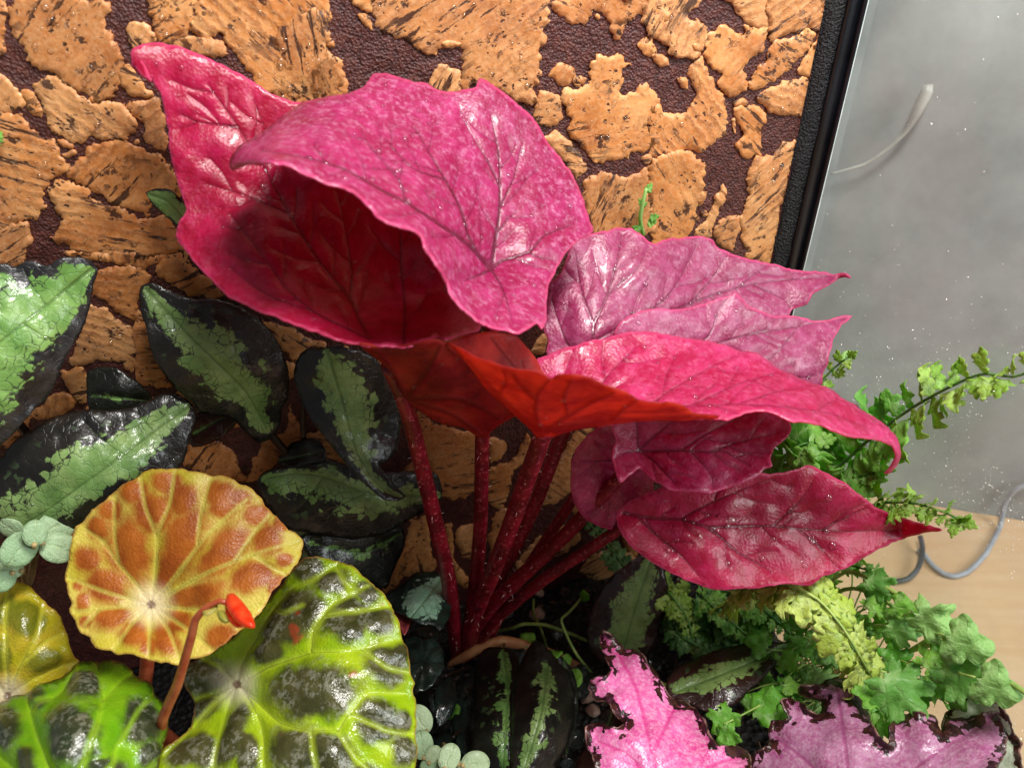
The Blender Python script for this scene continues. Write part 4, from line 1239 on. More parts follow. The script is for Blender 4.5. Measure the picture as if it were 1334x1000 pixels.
# ------------------------------------------------------------------ variegated creeper on the cork
cr_loc = PZ(300, 760, 0.0)
creeper = thing('variegated_creeper', 'creeper with dark crinkled leaves and pale green centres clinging to the cork', 'creeper', cr_loc)
VK = dict(step=5.0, serr=0.8, serr_len=10, wav=0.0012, wav_len=40, puck=0.0010, puck_w=0.004)
L1o = [(-70, 480), (-60, 400), (-30, 360)] + c(4, [(0,70),(60,80),(120,55),(180,75),(240,45),(300,45),(350,60),(375,100),(365,130),(355,150),(345,220),(330,280),(300,340),(260,410),(230,470),(190,560),(120,640),(60,710),(0,760)]) + [(-40, 580)]
leaf(creeper, [sheet(L1o, [(119, 345, .024), (0, 345, .030), (-60, 420, .048), (0, 575, .058), (80, 480, .044), (40, 440, .046), (115, 400, .030)], [(1.2, [(60, 398), (40, 370), (30, 350)]), (1.2, [(30, 422), (60, 440), (80, 450)]), (1.2, [(85, 378), (100, 395), (110, 400)])], mid=[(119, 351), (60, 398), (0, 446), (-60, 500)], seed=21, **VK)], M['vari_bright'], drops=12, label='broad leaf with a wide bright green centre')
L2o = [(184, 373), (197, 368), (211, 373), (224, 381), (252, 390), (272, 388), (296, 393), (323, 405), (340, 419), (357, 439), (369, 463), (376, 490), (374, 517), (367, 531), (365, 551), (354, 568), (337, 575), (316, 558), (306, 548), (292, 541), (272, 538), (258, 538), (252, 524), (235, 510), (218, 490), (204, 470), (195, 449), (190, 425), (184, 402), (182, 381)]
leaf(creeper, [sheet(L2o, [(190, 375, .016), (300, 395, .020), (376, 490, .022), (345, 570, .026), (250, 520, .034), (190, 430, .026), (280, 460, .032)], mid=[(190, 376), (230, 420), (280, 470), (320, 510), (348, 560)], seed=22, **VK)], M['vari'], drops=8)
L3o = c(4, [(0,820),(60,750),(170,680),(260,645),(340,630),(420,635),(500,620),(560,600),(620,570),(670,565),(720,590),(745,625),(748,670),(725,740),(710,800),(690,840)]) + [(200, 640), (140, 672), (90, 692), (40, 692), (0, 700), (-60, 690), (-60, 640)]
leaf(creeper, [sheet(L3o, [(250, 525, .032), (150, 535, .034), (0, 600, .046), (-60, 660, .050), (90, 690, .062), (230, 606, .050), (130, 610, .054)], [(1.2, [(160, 592), (130, 570), (110, 550)]), (1.2, [(200, 562), (185, 545), (178, 532)])], mid=[(250, 524), (160, 592), (68, 660), (20, 690)], seed=23, dome=0.003, **VK)], M['vari'], drops=14)
L4o = [(384, 483), (391, 463), (404, 453), (421, 454), (440, 450), (468, 456), (492, 470), (512, 497), (522, 531), (521, 558), (516, 585), (505, 600), (494, 606), (504, 618), (516, 633), (529, 646), (519, 652), (499, 650), (478, 633), (461, 616), (441, 592), (425, 572), (408, 550), (396, 527), (387, 505)]
leaf(creeper, [sheet(L4o, [(384, 483, .026), (440, 450, .030), (522, 531, .030), (510, 600, .044), (529, 646, .058), (480, 633, .056), (408, 550, .040), (455, 540, .040)], mid=[(425, 455), (445, 520), (465, 590), (490, 628), (525, 648)], seed=24, **VK)], M['vari'], drops=6)
leaf(creeper, [sheet(c(4, [(335,490),(390,465),(450,470),(510,510),(560,550),(585,590),(560,615),(450,640),(345,640)]), [(130, 480, .014), (195, 520, .018), (120, 534, .022), (155, 505, .022)], mid=[(120, 515), (195, 522)], bias=-0.4, seed=25, **VK)], M['vari_dark'], drops=4)
L6o = c(15, [(75,330),(110,260),(200,230),(380,190),(500,175),(700,240),(900,260),(1060,250),(1180,270),(1220,380),(1200,440),(1000,560),(850,640),(650,670),(450,640),(250,600),(130,440)])
leaf(creeper, [sheet(L6o, [(336, 630, .020), (400, 600, .016), (560, 615, .018), (575, 645, .024), (500, 695, .034), (400, 690, .034), (450, 650, .032)], [(1.2, [(480, 640), (440, 660), (420, 685)]), (1.2, [(420, 622), (400, 650), (380, 670)])], mid=c(15, [(1215,400),(1000,410),(780,400),(480,290),(300,270),(120,300)]), seed=26, dome=0.003, **VK)], M['vari'], drops=6)
leaf(creeper, [sheet(c(15, [(200,200),(240,130),(290,80),(430,50),(490,110),(495,180),(380,215),(290,240)]), [(365, 600, .012), (400, 572, .012), (423, 590, .018), (385, 605, .022)], mid=c(15, [(210,190),(490,130)]), bias=-0.5, seed=27, **VK)], M['vari_dark'])
leaf(creeper, [sheet(c(15, [(340,650),(560,640),(800,640),(970,600),(985,700),(920,850),(860,980),(700,900),(500,830),(380,770)]), [(392, 697, .030), (520, 687, .020), (500, 765, .034), (430, 735, .040)], mid=c(15, [(960,640),(740,760),(400,700)]), bias=-0.22, seed=28, **VK)], M['vari_dark'])
leaf(creeper, [sheet(c(1, [(560,740),(600,722),(660,730),(700,770),(724,800),(710,860),(680,865),(640,830),(590,790)]), [(192, 250, .010), (243, 275, .014), (225, 285, .014), (215, 265, .014)], mid=c(1, [(570,745),(640,770),(710,840)]), bias=0.35, seed=29, **VK)], M['vari'])
leaf(creeper, [sheet(c(4, [(740,650),(860,640),(960,590),(980,600),(900,690),(840,740),(740,770),(720,700)]), [(252, 540, .014), (333, 522, .016), (285, 570, .020), (250, 580, .020)], mid=c(4, [(740,720),(960,600)]), bias=-0.5, seed=30, **VK)], M['vari_brown'])
tube('stem', [PD(348, 560, .014), PD(380, 600, .010), PD(420, 680, .014), PD(440, 740, .016), PZ(440, 775, -0.004)], .0022, M['stem_dark'], creeper)
tube('stem', [PD(-40, 470, .030), PD(40, 570, .016), PD(110, 620, .012), PD(220, 640, .012), PD(340, 700, .014), PZ(400, 775, -0.004)], .0022, M['stem_dark'], creeper)
tube('stem', [PD(420, 455, .026), PD(395, 520, .010), PD(400, 620, .010), PD(430, 690, .014)], .0016, M['stem_dark'], creeper)
tube('stem', [PD(225, 285, .008), PD(250, 300, .006), PD(300, 380, .006), PD(330, 450, .006)], .0011, M['stem_dark'], creeper)


def zleaf(parent, outline, ctrl, mat, mid=None, veins=(), drops=0, label=None, **k):
    q = dict(VK); q.update(k)
    return leaf(parent, [sheet(outline, ctrl, veins, mid=mid, mode='z', **q)], mat, drops=drops, label=label)


# low creeper by the stems
lc = thing('low_creeper', 'low creeper with glossy blackish oval leaves beside the red stem base', 'creeper', PZ(640, 900, 0.0))
zleaf(lc, [(618, 898), (621, 867), (631, 847), (652, 842), (672, 850), (677, 871), (672, 905), (670, 942), (672, 1010), (640, 1000), (618, 980), (614, 949)], [(650, 842, .040), (618, 900, .042), (672, 900, .050), (640, 930, .056), (640, 1000, .050)], M['vari_dark'], mid=[(655, 846), (662, 900), (655, 1000)], bias=-0.08, seed=40, dome=0.003)
zleaf(lc, [(667, 949), (669, 905), (675, 878), (686, 847), (699, 835), (713, 845), (726, 861), (740, 878), (748, 905), (746, 942), (736, 973), (720, 1003), (700, 1015), (668, 1010)], [(699, 835, .046), (669, 905, .050), (748, 905, .048), (710, 930, .066), (668, 1010, .058), (720, 1003, .054)], M['vari'], mid=[(712, 870), (706, 925), (680, 1010)], bias=-0.20, seed=41, dome=0.004)
zleaf(lc, [(726, 855), (738, 862), (750, 885), (753, 920), (748, 955), (738, 985), (728, 960), (734, 910)], [(730, 858, .040), (753, 920, .034), (738, 985, .038)], M['vari_dark'], mid=[(735, 860), (742, 920), (738, 980)], bias=-0.5, seed=42)
zleaf(lc, [(567, 898), (580, 879), (594, 891), (595, 912), (587, 932), (573, 946), (567, 932)], [(580, 879, .030), (595, 912, .032), (573, 946, .034), (578, 915, .040)], M['dark_leaf'], mid=[(580, 882), (573, 944)], seed=43)
zleaf(lc, [(541, 905), (560, 898), (567, 920), (566, 942), (550, 932)], [(541, 905, .026), (567, 942, .030)], M['dark_leaf'], seed=44)
zleaf(lc, [(590, 940), (600, 900), (612, 880), (618, 900), (616, 960), (612, 985), (596, 975)], [(612, 880, .020), (590, 940, .024), (612, 985, .028)], M['dark_leaf'], mid=[(612, 884), (604, 975)], seed=45)
zleaf(lc, [(560, 970), (575, 958), (595, 955), (610, 970), (612, 990), (590, 1000), (565, 990)], [(560, 970, .020), (610, 970, .022), (590, 1000, .026)], M['dark_leaf'], seed=46)
for a, b in [((655, 846), (660, 830)), ((706, 840), (690, 832)), ((736, 862), (720, 850)), ((580, 880), (610, 870)), ((606, 900), (640, 880)), ((590, 960), (620, 930)), ((553, 905), (590, 890))]:
    tube('stem', [PZ(*a, .034), PZ((a[0] + b[0]) / 2, (a[1] + b[1]) / 2, .018), PZ(*b, -0.003)], .0010, M['stem_dark'], lc)

bl = thing('grey_green_creeper', 'small plant with a silvery green serrated leaf and puckered black leaf beside the red stems', 'plant', PZ(560, 840, 0.0))
zleaf(bl, [(500, 778), (522, 765), (539, 750), (560, 745), (577, 750), (586, 765), (588, 779), (586, 796), (579, 813), (571, 822), (558, 812), (546, 813), (536, 806), (515, 796)], [(560, 745, .070), (500, 778, .066), (588, 779, .064), (565, 820, .074), (550, 785, .076)], M['blue_leaf'], mid=[(577, 752), (555, 780), (528, 812)], veins=[(1.2, [(562, 770), (575, 790)]), (1.2, [(550, 785), (558, 805)]), (1.2, [(566, 765), (545, 758)])], seed=50, serr=1.6, serr_len=6, drops=6, label='silvery green leaf with dark serrated edge')
zleaf(bl, [(527, 840), (536, 832), (553, 833), (570, 840), (577, 857), (575, 878), (563, 895), (543, 901), (534, 884), (529, 864)], [(550, 833, .070), (527, 860, .068), (577, 860, .068), (545, 901, .074), (552, 866, .082)], M['dark_leaf'], veins=[(1.6, [(530, 862), (577, 862)]), (1.4, [(552, 836), (552, 898)]), (1.2, [(540, 840), (552, 862)]), (1.2, [(564, 842), (552, 862)]), (1.2, [(540, 890), (552, 866)])], puck=0.003, puck_w=0.003, seed=51, label='blistered black leaf')
zleaf(bl, [(512, 796), (526, 789), (538, 794), (536, 810), (527, 827), (520, 815)], [(526, 789, .066), (512, 800, .064), (538, 800, .064), (527, 827, .068)], M['small_red'], veins=[(1.2, [(524, 792), (527, 825)])], puck=0.0015, puck_w=0.002, seed=52, label='small shiny red brown leaf')
zleaf(bl, [(545, 818), (560, 812), (572, 822), (570, 834), (556, 838), (544, 830)], [(545, 818, .044), (572, 822, .042), (556, 838, .048)], M['dark_leaf'], seed=53)
for a in [(577, 760), (560, 850), (530, 820), (560, 825)]:
    tube('stem', [PZ(a[0], a[1], .060), PZ(a[0] + 6, a[1] + 18, .022), PZ(565, 850, -0.003)], .0010, M['stem_dark'], bl)

# leaves under the low red leaf
ur = thing('shaded_creeper', 'dark purple brown variegated leaf standing in shade under the red leaf', 'creeper', PZ(800, 850, 0.0))
zleaf(ur, [(764, 823), (770, 796), (781, 769), (798, 748), (815, 735), (838, 722), (862, 735), (870, 765), (864, 800), (850, 845), (830, 866), (795, 866), (770, 850)], [(838, 722, .080), (770, 796, .052), (870, 765, .066), (850, 845, .030), (780, 860, .026), (815, 790, .056)], M['vari_brown'], mid=[(848, 730), (828, 790), (808, 860)], bias=0.16, seed=60, dome=0.002)
tube('stem', [PZ(808, 858, .028), PZ(800, 862, -0.004)], .0018, M['runner_tan'], ur)
zleaf(ur, [(750, 1010), (760, 970), (778, 935), (800, 915), (815, 950), (800, 1010)], [(750, 1010, .022), (800, 915, .020), (810, 960, .020)], M['vari_brown'], mid=[(800, 920), (770, 1010)], bias=-0.5, seed=61)
tube('stem', [PZ(800, 918, .019), PZ(812, 900, -0.004)], .0014, M['runner_tan'], ur)
bw = thing('brown_leaf_creeper', 'chocolate brown leaf with pale green blotches along its midrib', 'creeper', PZ(900, 930, 0.0))
zleaf(bw, c(9, [(50,640),(90,580),(160,545),(260,510),(370,490),(485,488),(460,530),(420,590),(350,660),(290,710),(220,745),(160,725),(110,700),(60,680)]), [(868, 892, .058), (908, 858, .056), (1026, 838, .062), (977, 899, .066), (930, 930, .062), (940, 885, .070)], M['vari_brown'], mid=[(1024, 840), (980, 862), (930, 882), (880, 900)], bias=0.02, seed=62, drops=6, puck=0.0014)
tube('stem', [PZ(878, 900, .058), PZ(862, 890, .03), PZ(852, 888, -0.004)], .0015, M['runner_green'], bw)

# tan runner and thin green runners by the stem base
rn = thing('runner_stem', 'tan creeping runner arching over soil beside the red stem base', 'stem', PZ(590, 866, 0.0))
tube('runner', [PZ(x, y, z) for (x, y), z in zip(c(8, [(550,600),(600,575),(650,545),(740,515),(830,530),(960,572),(1080,635)]), (-.002, .008, .014, .018, .016, .012, -.003))], [.0018, .0030, .0034, .0036, .0034, .0030, .0024], M['runner_tan'], rn, n=12)
gr = thing('clover_runner', 'thin green runner with tiny round leaf rising from dark soil', 'seedling', PZ(700, 815, 0.0))
tube('runner', [PZ(x, y, z) for (x, y), z in zip(c(13, [(640,590),(790,560),(870,535),(1000,540),(1130,585),(1260,640)]), (-.003, .014, .020, .024, .022, -.003))], .0011, M['runner_green'], gr)
tube('runner', [PZ(x, y, z) for (x, y), z in zip(c(13, [(1230,370),(1150,460),(1100,510),(1140,620),(1200,730),(1290,840)]), (.040, .036, .034, .030, .024, -.003))], .0009, M['runner_green'], gr)
tube('runner', [PZ(x, y, z) for (x, y), z in zip(c(13, [(930,380),(930,470),(980,580),(1010,680)]), (.006, .012, .014, -.003))], .0008, M['runner_green'], gr)
zleaf(gr, c(13, [(1220,340),(1240,320),(1270,345),(1280,375),(1260,390),(1230,385)]), [(756, 770, .042), (768, 778, .042)], M['ivy'], step=2.5, serr=0.2, wav=0)
zleaf(gr, c(13, [(1030,700),(1060,710),(1110,715),(1070,760),(1060,815),(1035,790)]), [(720, 850, .040), (730, 855, .042), (722, 868, .044)], M['ivy'], step=3, serr=0.6, wav=0)
for k, (x, y) in enumerate([(702, 772), (652, 792), (764, 905), (748, 900), (772, 925), (700, 800)]):
    p = PZ(x, y, 0.001)
    vs, fs = droplet_vf(p, np.array([0, 0, 1.0]), 0.0035 + 0.001 * (k % 3), 0.003)
    tag(mesh_obj('pebble', np.array(vs) + RNG.normal(size=(25, 3)) * 0.0003, fs, M['pebble'], None, origin=p),
        ['small pinkish stone lying under the lowest red stem', 'small brown stone tucked against the red stem base', 'pale stone on soil beside the pink ruffled leaf', 'brown stone wedged beside the blackish oval leaves', 'brown stone under the lower lobe of the pink ruffled leaf', 'small dark stone beside the thin green runner'][k], 'stone', 'little stones on the soil')

# ------------------------------------------------------------------ marbled begonias
yb = thing('marbled_begonia', 'begonia with round marbled yellow and green leaves and one orange flower', 'begonia', PZ(250, 985, 0.0))
YK = dict(mode='z', step=5.5, serr=1.6, serr_len=13, wav=0.0010, wav_len=60)
Y1o = c(7, [(350,15),(320,60),(290,85),(278,120),(270,170),(262,230),(248,270),(265,320),(272,370),(268,400),(290,440),(310,480),(345,505),(370,540),(410,550),(450,562),(500,560),(540,575),(590,590),(640,600),(680,605),(740,585),(800,570),(860,530),(920,480),(970,430),(1010,380),(1050,320),(1100,260),(1140,215),(1155,180),(1155,130),(1130,105),(1090,80),(1060,40)]) + \
    [(347, 660), (340, 648), (326, 636), (309, 628), (289, 621), (272, 620), (252, 614), (231, 609), (210, 610), (190, 614), (170, 628), (146, 645), (127, 660)]
yc1 = (197, 787)
Y1v = [(1.6, [yc1, (203, 740), (204, 697), (190, 660), (183, 620)]), (1.3, [(204, 697), (222, 655), (228, 612)]), (1.6, [yc1, (175, 757), (156, 735), (135, 705), (112, 690)]), (1.3, [(156, 735), (150, 700), (150, 650)]), (1.6, [yc1, (218, 765), (245, 730), (272, 694), (323, 650)]), (1.2, [(258, 712), (262, 670), (275, 622)]),
       (1.6, [yc1, (258, 752), (306, 731), (350, 716), (391, 704)]), (1.2, [(306, 731), (330, 695), (350, 672)]), (1.6, [yc1, (238, 793), (300, 797), (340, 788)]), (1.2, [(330, 722), (355, 740), (370, 748)]), (1.3, [yc1, (221, 823), (235, 862)]), (1.3, [yc1, (195, 823), (194, 856)]), (1.3, [yc1, (170, 816), (148, 848)]), (1.3, [yc1, (153, 791), (92, 797)]), (1.1, [(130, 793), (110, 815)]),
       (1.3, [yc1, (150, 775), (88, 752)]), (1.3, [yc1, (245, 820), (280, 850)])]
leaf(yb, [sheet(Y1o, [(231, 609, .205), (197, 787, .165), (218, 864, .160), (84, 752, .175), (393, 710, .180), (150, 645, .198), (330, 640, .196), (280, 740, .180), (150, 840, .162), (310, 825, .166)], Y1v, puck=0.0014, puck_w=0.006, center=yc1, patches=[(*c(7, [(a, b)])[0], e / 2.942, f / 2.942, q) for a, b, e, f, q in [(495, 165, 82, 125, -12), (705, 130, 75, 130, 22), (650, 240, 38, 70, 15), (865, 165, 60, 125, 42), (410, 310, 75, 62, 10), (970, 265, 85, 52, -18), (1020, 130, 56, 52, 0), (340, 205, 52, 52, 0), (380, 85, 42, 42, 0), (430, 15, 46, 36, 0), (590, 20, 75, 70, 0), (770, 335, 100, 42, -14), (430, 430, 75, 40, -12), (510, 492, 52, 44, -30), (572, 532, 38, 36, 0), (640, 505, 46, 64, -20), (690, 440, 50, 44, 0), (985, 30, 46, 42, 0), (860, 5, 50, 36, 0), (320, 365, 26, 32, 0), (330, 440, 24, 22, 0), (300, 300, 18, 20, 0), (1075, 70, 26, 30, 0), (1060, 300, 30, 40, 30), (1090, 205, 30, 26, 0), (850, 495, 60, 44, -20), (700, -10, 40, 40, 0)]] + [(*c(4, [(a, b)])[0], e / 2.942, f / 2.942, q) for a, b, e, f, q in [(640, 905, 56, 36, 0), (520, 945, 56, 44, 0), (700, 965, 60, 50, 0), (850, 950, 56, 46, 0), (930, 965, 36, 30, 0)]], pbulge=0.0006, pscale=1.08, seed=70, **YK)], M['y1'], drops=0, label='upright yellow leaf with rust brown blotches')
Y2o = [(410, 726), (395, 735), (377, 752), (360, 772), (340, 796), (326, 810), (313, 825), (292, 840), (265, 855), (245, 871), (238, 884), (245, 898), (253, 918), (255, 932), (245, 952), (224, 969), (211, 980), (204, 1005), (230, 1050), (320, 1080), (430, 1085), (510, 1050), (538, 1005), (540, 949), (539, 912), (536, 884), (531, 861), (526, 837), (519, 813), (509, 789), (492, 769), (475, 752), (458, 738), (434, 730)]
yc2 = (309, 891)
Y2v = [(2.6, [yc2, (316, 864), (340, 823), (360, 793), (384, 765), (411, 756), (440, 735)]), (2.0, [(360, 793), (375, 800), (398, 790)]), (2.6, [yc2, (345, 872), (374, 861), (408, 850), (450, 848), (490, 842), (529, 830)]), (2.2, [(405, 850), (411, 820), (435, 789), (480, 765)]), (1.8, [(425, 803), (460, 800), (505, 790)]),
       (2.6, [yc2, (333, 912), (367, 942), (408, 952), (440, 952), (461, 986), (500, 1020)]), (2.0, [(440, 952), (475, 905), (526, 903)]), (1.8, [(455, 930), (500, 950), (538, 955)]), (2.2, [yc2, (328, 915), (342, 950), (345, 1000), (345, 1070)]), (2.0, [yc2, (299, 918), (282, 986), (270, 1060)]), (2.0, [yc2, (285, 903), (255, 914)]), (2.0, [yc2, (290, 912), (245, 956), (215, 985)]), (1.6, [(408, 952), (415, 1000), (430, 1060)]), (1.6, [yc2, (290, 870), (265, 857)]), (1.6, [(470, 846), (500, 870), (533, 876)]), (1.4, [(440, 738), (450, 760), (470, 772)])]
leaf(yb, [sheet(Y2o, [(410, 726, .150), (309, 891, .118), (539, 912, .122), (380, 1080, .105), (245, 900, .112), (215, 985, .112), (480, 760, .146), (440, 850, .142), (420, 1000, .126), (340, 800, .136), (520, 1040, .105)], Y2v, puck=0.0030, puck_w=0.008, center=yc2, patches=[(*c(7, [(a, b)])[0], e / 2.942, f / 2.942, q) for a, b, e, f, q in [(1140, 420, 90, 125, 42), (1190, 245, 56, 54, 0), (1280, 290, 60, 36, -20), (780, 650, 88, 78, 0), (800, 770, 66, 42, -30), (1040, 560, 66, 46, -30), (900, 880, 46, 130, 22), (1140, 930, 100, 90, 0), (745, 945, 110, 66, -10), (960, 950, 36, 90, 0), (1060, 470, 40, 60, 40)]] + [(*c(8, [(a, b)])[0], e / 2.942, f / 2.942, q) for a, b, e, f, q in [(160, 440, 82, 90, 30), (30, 410, 36, 70, 20), (95, 290, 56, 44, 0), (275, 445, 58, 50, 0), (30, 705, 165, 105, 0), (295, 610, 82, 76, 0), (262, 820, 78, 84, 0), (365, 930, 44, 56, 0), (70, 960, 120, 86, 0), (230, 330, 54, 38, 30), (352, 830, 36, 46, 0), (350, 560, 30, 40, 0), (200, 1040, 90, 60, 0)]], pbulge=0.0020, pscale=1.10, seed=71, **YK)], M['y2'], drops=0, label='large lime veined leaf with dark silvery blotches')
Y3o = [(-40, 955), (0, 928), (20, 911), (44, 898), (68, 891), (82, 881), (99, 869), (119, 863), (143, 864), (167, 871), (180, 884), (197, 898), (207, 915), (211, 932), (211, 956), (204, 980), (195, 1010), (160, 1060), (90, 1090), (0, 1080), (-50, 1030)]
yc3 = (85, 1040)
Y3v = [(2.4, [yc3, (65, 1000), (45, 950), (38, 915), (40, 900)]), (2.4, [yc3, (110, 990), (130, 930), (133, 905), (128, 866)]), (2.2, [yc3, (140, 1000), (150, 975), (175, 930), (200, 905)]), (2.0, [yc3, (160, 1020), (205, 985)]), (2.0, [yc3, (30, 1010), (-30, 960)]), (1.6, [(132, 915), (155, 890), (172, 878)]), (1.6, [(40, 925), (75, 905), (95, 880)])]
leaf(yb, [sheet(Y3o, [(119, 863, .140), (0, 928, .136), (211, 932, .132), (85, 1000, .152), (80, 1085, .130), (180, 1000, .136), (120, 920, .152), (-40, 1000, .138)], Y3v, puck=0.0036, puck_w=0.009, center=yc3, patches=[(*c(7, [(a, b)])[0], e / 2.942, f / 2.942, q) for a, b, e, f, q in [(330, 700, 66, 66, 0), (285, 880, 100, 120, 0), (520, 830, 80, 95, 0), (40, 850, 60, 100, 0), (150, 740, 40, 40, 0), (400, 1010, 80, 60, 0), (120, 1010, 40, 90, 0), (560, 960, 50, 60, 0)]], pbulge=0.0026, pscale=0.96, seed=72, curl=0.004, curl_w=9, **YK)], M['y3'], drops=4, label='puckered green leaf with glossy dark blotches')
Y4o = [(-50, 800), (-20, 772), (0, 768), (17, 759), (37, 765), (54, 779), (71, 796), (82, 813), (88, 833), (92, 850), (104, 864), (92, 876), (68, 892), (44, 905), (20, 925), (0, 940), (-50, 950), (-70, 880)]
yc4 = (10, 906)
Y4v = [(2.4, [yc4, (25, 870), (45, 830), (55, 790)]), (2.4, [yc4, (10, 850), (8, 800), (10, 765)]), (2.2, [yc4, (40, 885), (75, 868), (98, 862)]), (2.0, [yc4, (-20, 870), (-50, 820)]), (1.6, [(30, 860), (60, 835), (82, 825)])]
leaf(yb, [sheet(Y4o, [(17, 759, .158), (10, 906, .126), (104, 864, .124), (-50, 870, .138), (80, 810, .142), (30, 830, .148), (0, 940, .118)], Y4v, puck=0.0030, puck_w=0.009, center=yc4, patches=[(*c(7, [(a, b)])[0], e / 2.942, f / 2.942, q) for a, b, e, f, q in [(100, 430, 80, 66, 30), (165, 585, 66, 44, -25), (30, 400, 36, 70, 0), (10, 560, 40, 60, 0)]], pbulge=0.0016, seed=73, **YK)], M['y4'], drops=2, label='yellow leaf with olive green blotches')
YB = PZ(250, 985, -0.004)
def ystem(pts, r): tube('stem', pts, r, M['y_stem'], yb)
ystem([PZ(197, 787, .1635), PZ(192, 860, .120), PZ(190, 930, .06), YB], [.0026, .0032, .0034, .0036])
ystem([PZ(309, 891, .116), PZ(300, 930, .070), YB + np.array([.012, .0, 0])], [.0026, .003, .0034])
ystem([PZ(85, 1040, .146), PZ(130, 1030, .08), YB + np.array([-.02, -.01, 0])], [.0026, .003, .0034])
ystem([PZ(10, 906, .124), PZ(60, 950, .06), YB + np.array([-.03, 0.0, 0])], [.0026, .003, .0034])
# flower on its stalk
fl = [PZ(x, y, z) for (x, y), z in zip(c(7, [(620,830),(640,770),(680,680),(710,580),(735,490),(750,430),(790,385),(840,360),(880,368)]), (.135, .150, .168, .184, .197, .205, .210, .212, .212))]
tube('flower_stalk', [YB + np.array([.006, .004, 0]), PZ(212, 975, .07), fl[0]] + fl[1:], [.0026, .0024, .0021, .0020, .0019, .0017, .0016, .0014, .0012, .0011, .0011], M['y_stem'], yb, n=12)


def puff(parent, name, outline, zc, bulge, mat, step=2.5, seed=0):
    s1 = sheet(outline, [(outline[0][0], outline[0][1], zc), (outline[2][0], outline[2][1], zc), (outline[-2][0], outline[-2][1], zc)], mode='z', step=step)
    e = s1['ed'] / s1['ed'].max()
    up = (CAM - s1['P'].mean(0)); up /= np.linalg.norm(up)
    prof = bulge * np.sqrt(np.clip(1 - (1 - e) ** 2, 0, 1))
    n = len(s1['P'])
    V = np.vstack([s1['P'] + up * prof[:, None], s1['P'] - up * prof[:, None] * 0.8 - up * 0.0002])
    return mesh_obj(name, V, np.vstack([s1['tri'], s1['tri'][:, ::-1] + n]), mat, parent)


puff(yb, 'petal', c(7, [(872,335),(895,330),(930,362),(962,405),(977,445),(975,464),(940,462),(905,440),(875,400),(862,368)]), .2135, .0042, M['flower'])
puff(yb, 'petal', c(7, [(862,372),(880,400),(905,438),(940,460),(905,462),(880,440),(865,410)]), .2105, .0026, M['flower'])
puff(yb, 'ovary', c(7, [(830,400),(850,395),(870,408),(880,440),(860,446),(838,430)]), .2100, .0022, M['ovary'])
puff(yb, 'bract', c(7, [(775,395),(800,385),(830,372),(835,390),(805,415),(785,418)]), .2095, .0010, M['ovary'])

# ------------------------------------------------------------------ painted-leaf begonias at the front
RX = dict(mode='z', step=4.2, serr=1.3, serr_len=8, wav=0.0010, wav_len=55, ruffle=0.005, ruffle_w=9, ruffle_len=22, puck=0.0012, puck_w=0.004)
pb = thing('pink_begonia', 'begonia with ruffled hot pink leaf edged in crimped blackish brown', 'begonia', PZ(860, 990, 0.0))
R1o = [(786, 821), (799, 828), (813, 845), (825, 845), (838, 855), (842, 864), (852, 872), (864, 892), (872, 907), (890, 914), (904, 921), (919, 936), (926, 954), (937, 968), (959, 972), (973, 979), (979, 994), (985, 1030), (930, 1080), (850, 1080), (790, 1050), (775, 1005), (770, 983), (765, 973), (760, 959), (762, 944), (781, 942), (806, 948), (814, 941), (799, 932), (794, 918), (777, 913), (767, 898), (770, 881), (794, 875), (789, 857), (781, 837)]
leaf(pb, [sheet(R1o, [(786, 821, .088), (765, 895, .092), (762, 955, .092), (979, 994, .086), (890, 914, .084), (850, 960, .098), (850, 1070, .090), (830, 900, .094)], [(1.4, [(880, 1070), (850, 980), (830, 900), (800, 840)]), (1.2, [(870, 1040), (820, 985), (780, 965)]), (1.2, [(875, 1050), (920, 1000), (965, 985)]), (1.2, [(850, 980), (870, 940), (880, 920)])], seed=80, **RX)], M['rex1'])
tube('stem', [PZ(880, 1060, .088), PZ(870, 1010, -0.004)], .003, M['petiole'], pb)
mb = thing('mauve_begonia', 'begonia with frilled mauve leaf edged in dark brown beside the glass', 'begonia', PZ(1120, 1000, 0.0))
R2o = c(9, [(350,960),(365,880),(410,855),(430,860),(415,810),(430,770),(480,755),(455,700),(480,680),(540,705),(600,745),(612,700),(530,670),(540,640),(600,635),(620,625),(680,612),(700,650),(740,680),(760,730),(800,790),(846,850),(842,790),(880,760),(960,735),(1010,760),(1040,820),(1062,770),(1140,760),(1190,740),(1250,740),(1270,800),(1275,850),(1240,940),(1180,1040),(900,1100),(500,1080)])
leaf(mb, [sheet(R2o, [(985, 980, .072), (1024, 920, .078), (1097, 882, .086), (1158, 968, .098), (1200, 930, .104), (1304, 930, .112), (1296, 1000, .112), (1100, 990, .096), (1080, 1050, .088), (1230, 1030, .108)], [(1.4, [(1110, 1050), (1100, 960), (1090, 890)]), (1.2, [(1110, 1050), (1050, 990), (1010, 960)]), (1.3, [(1130, 1050), (1220, 980), (1290, 940)])], seed=81, **RX)], M['rex2'])
R3o = c(9, [(1040,830),(1060,740),(1110,680),(1150,650),(1190,660),(1230,700),(1280,760),(1320,850),(1335,945),(1330,1040),(1200,1040),(1120,960)])
leaf(mb, [sheet(R3o, [(1231, 928, .098), (1267, 896, .106), (1314, 936, .116), (1333, 1000, .116), (1270, 1000, .100)], [(1.2, [(1290, 1030), (1285, 960), (1272, 905)]), (1.0, [(1286, 970), (1310, 950)])], seed=82, **{**RX, 'ruffle': 0.0025})], M['rex3'], label='silvery green leaf with brown edge')
tube('stem', [PZ(1110, 1048, .086), PZ(1110, 1010, -0.004)], .003, M['petiole'], mb)
tube('stem', [PZ(1285, 1030, .088), PZ(1200, 1010, -0.004)], .0026, M['petiole'], mb)

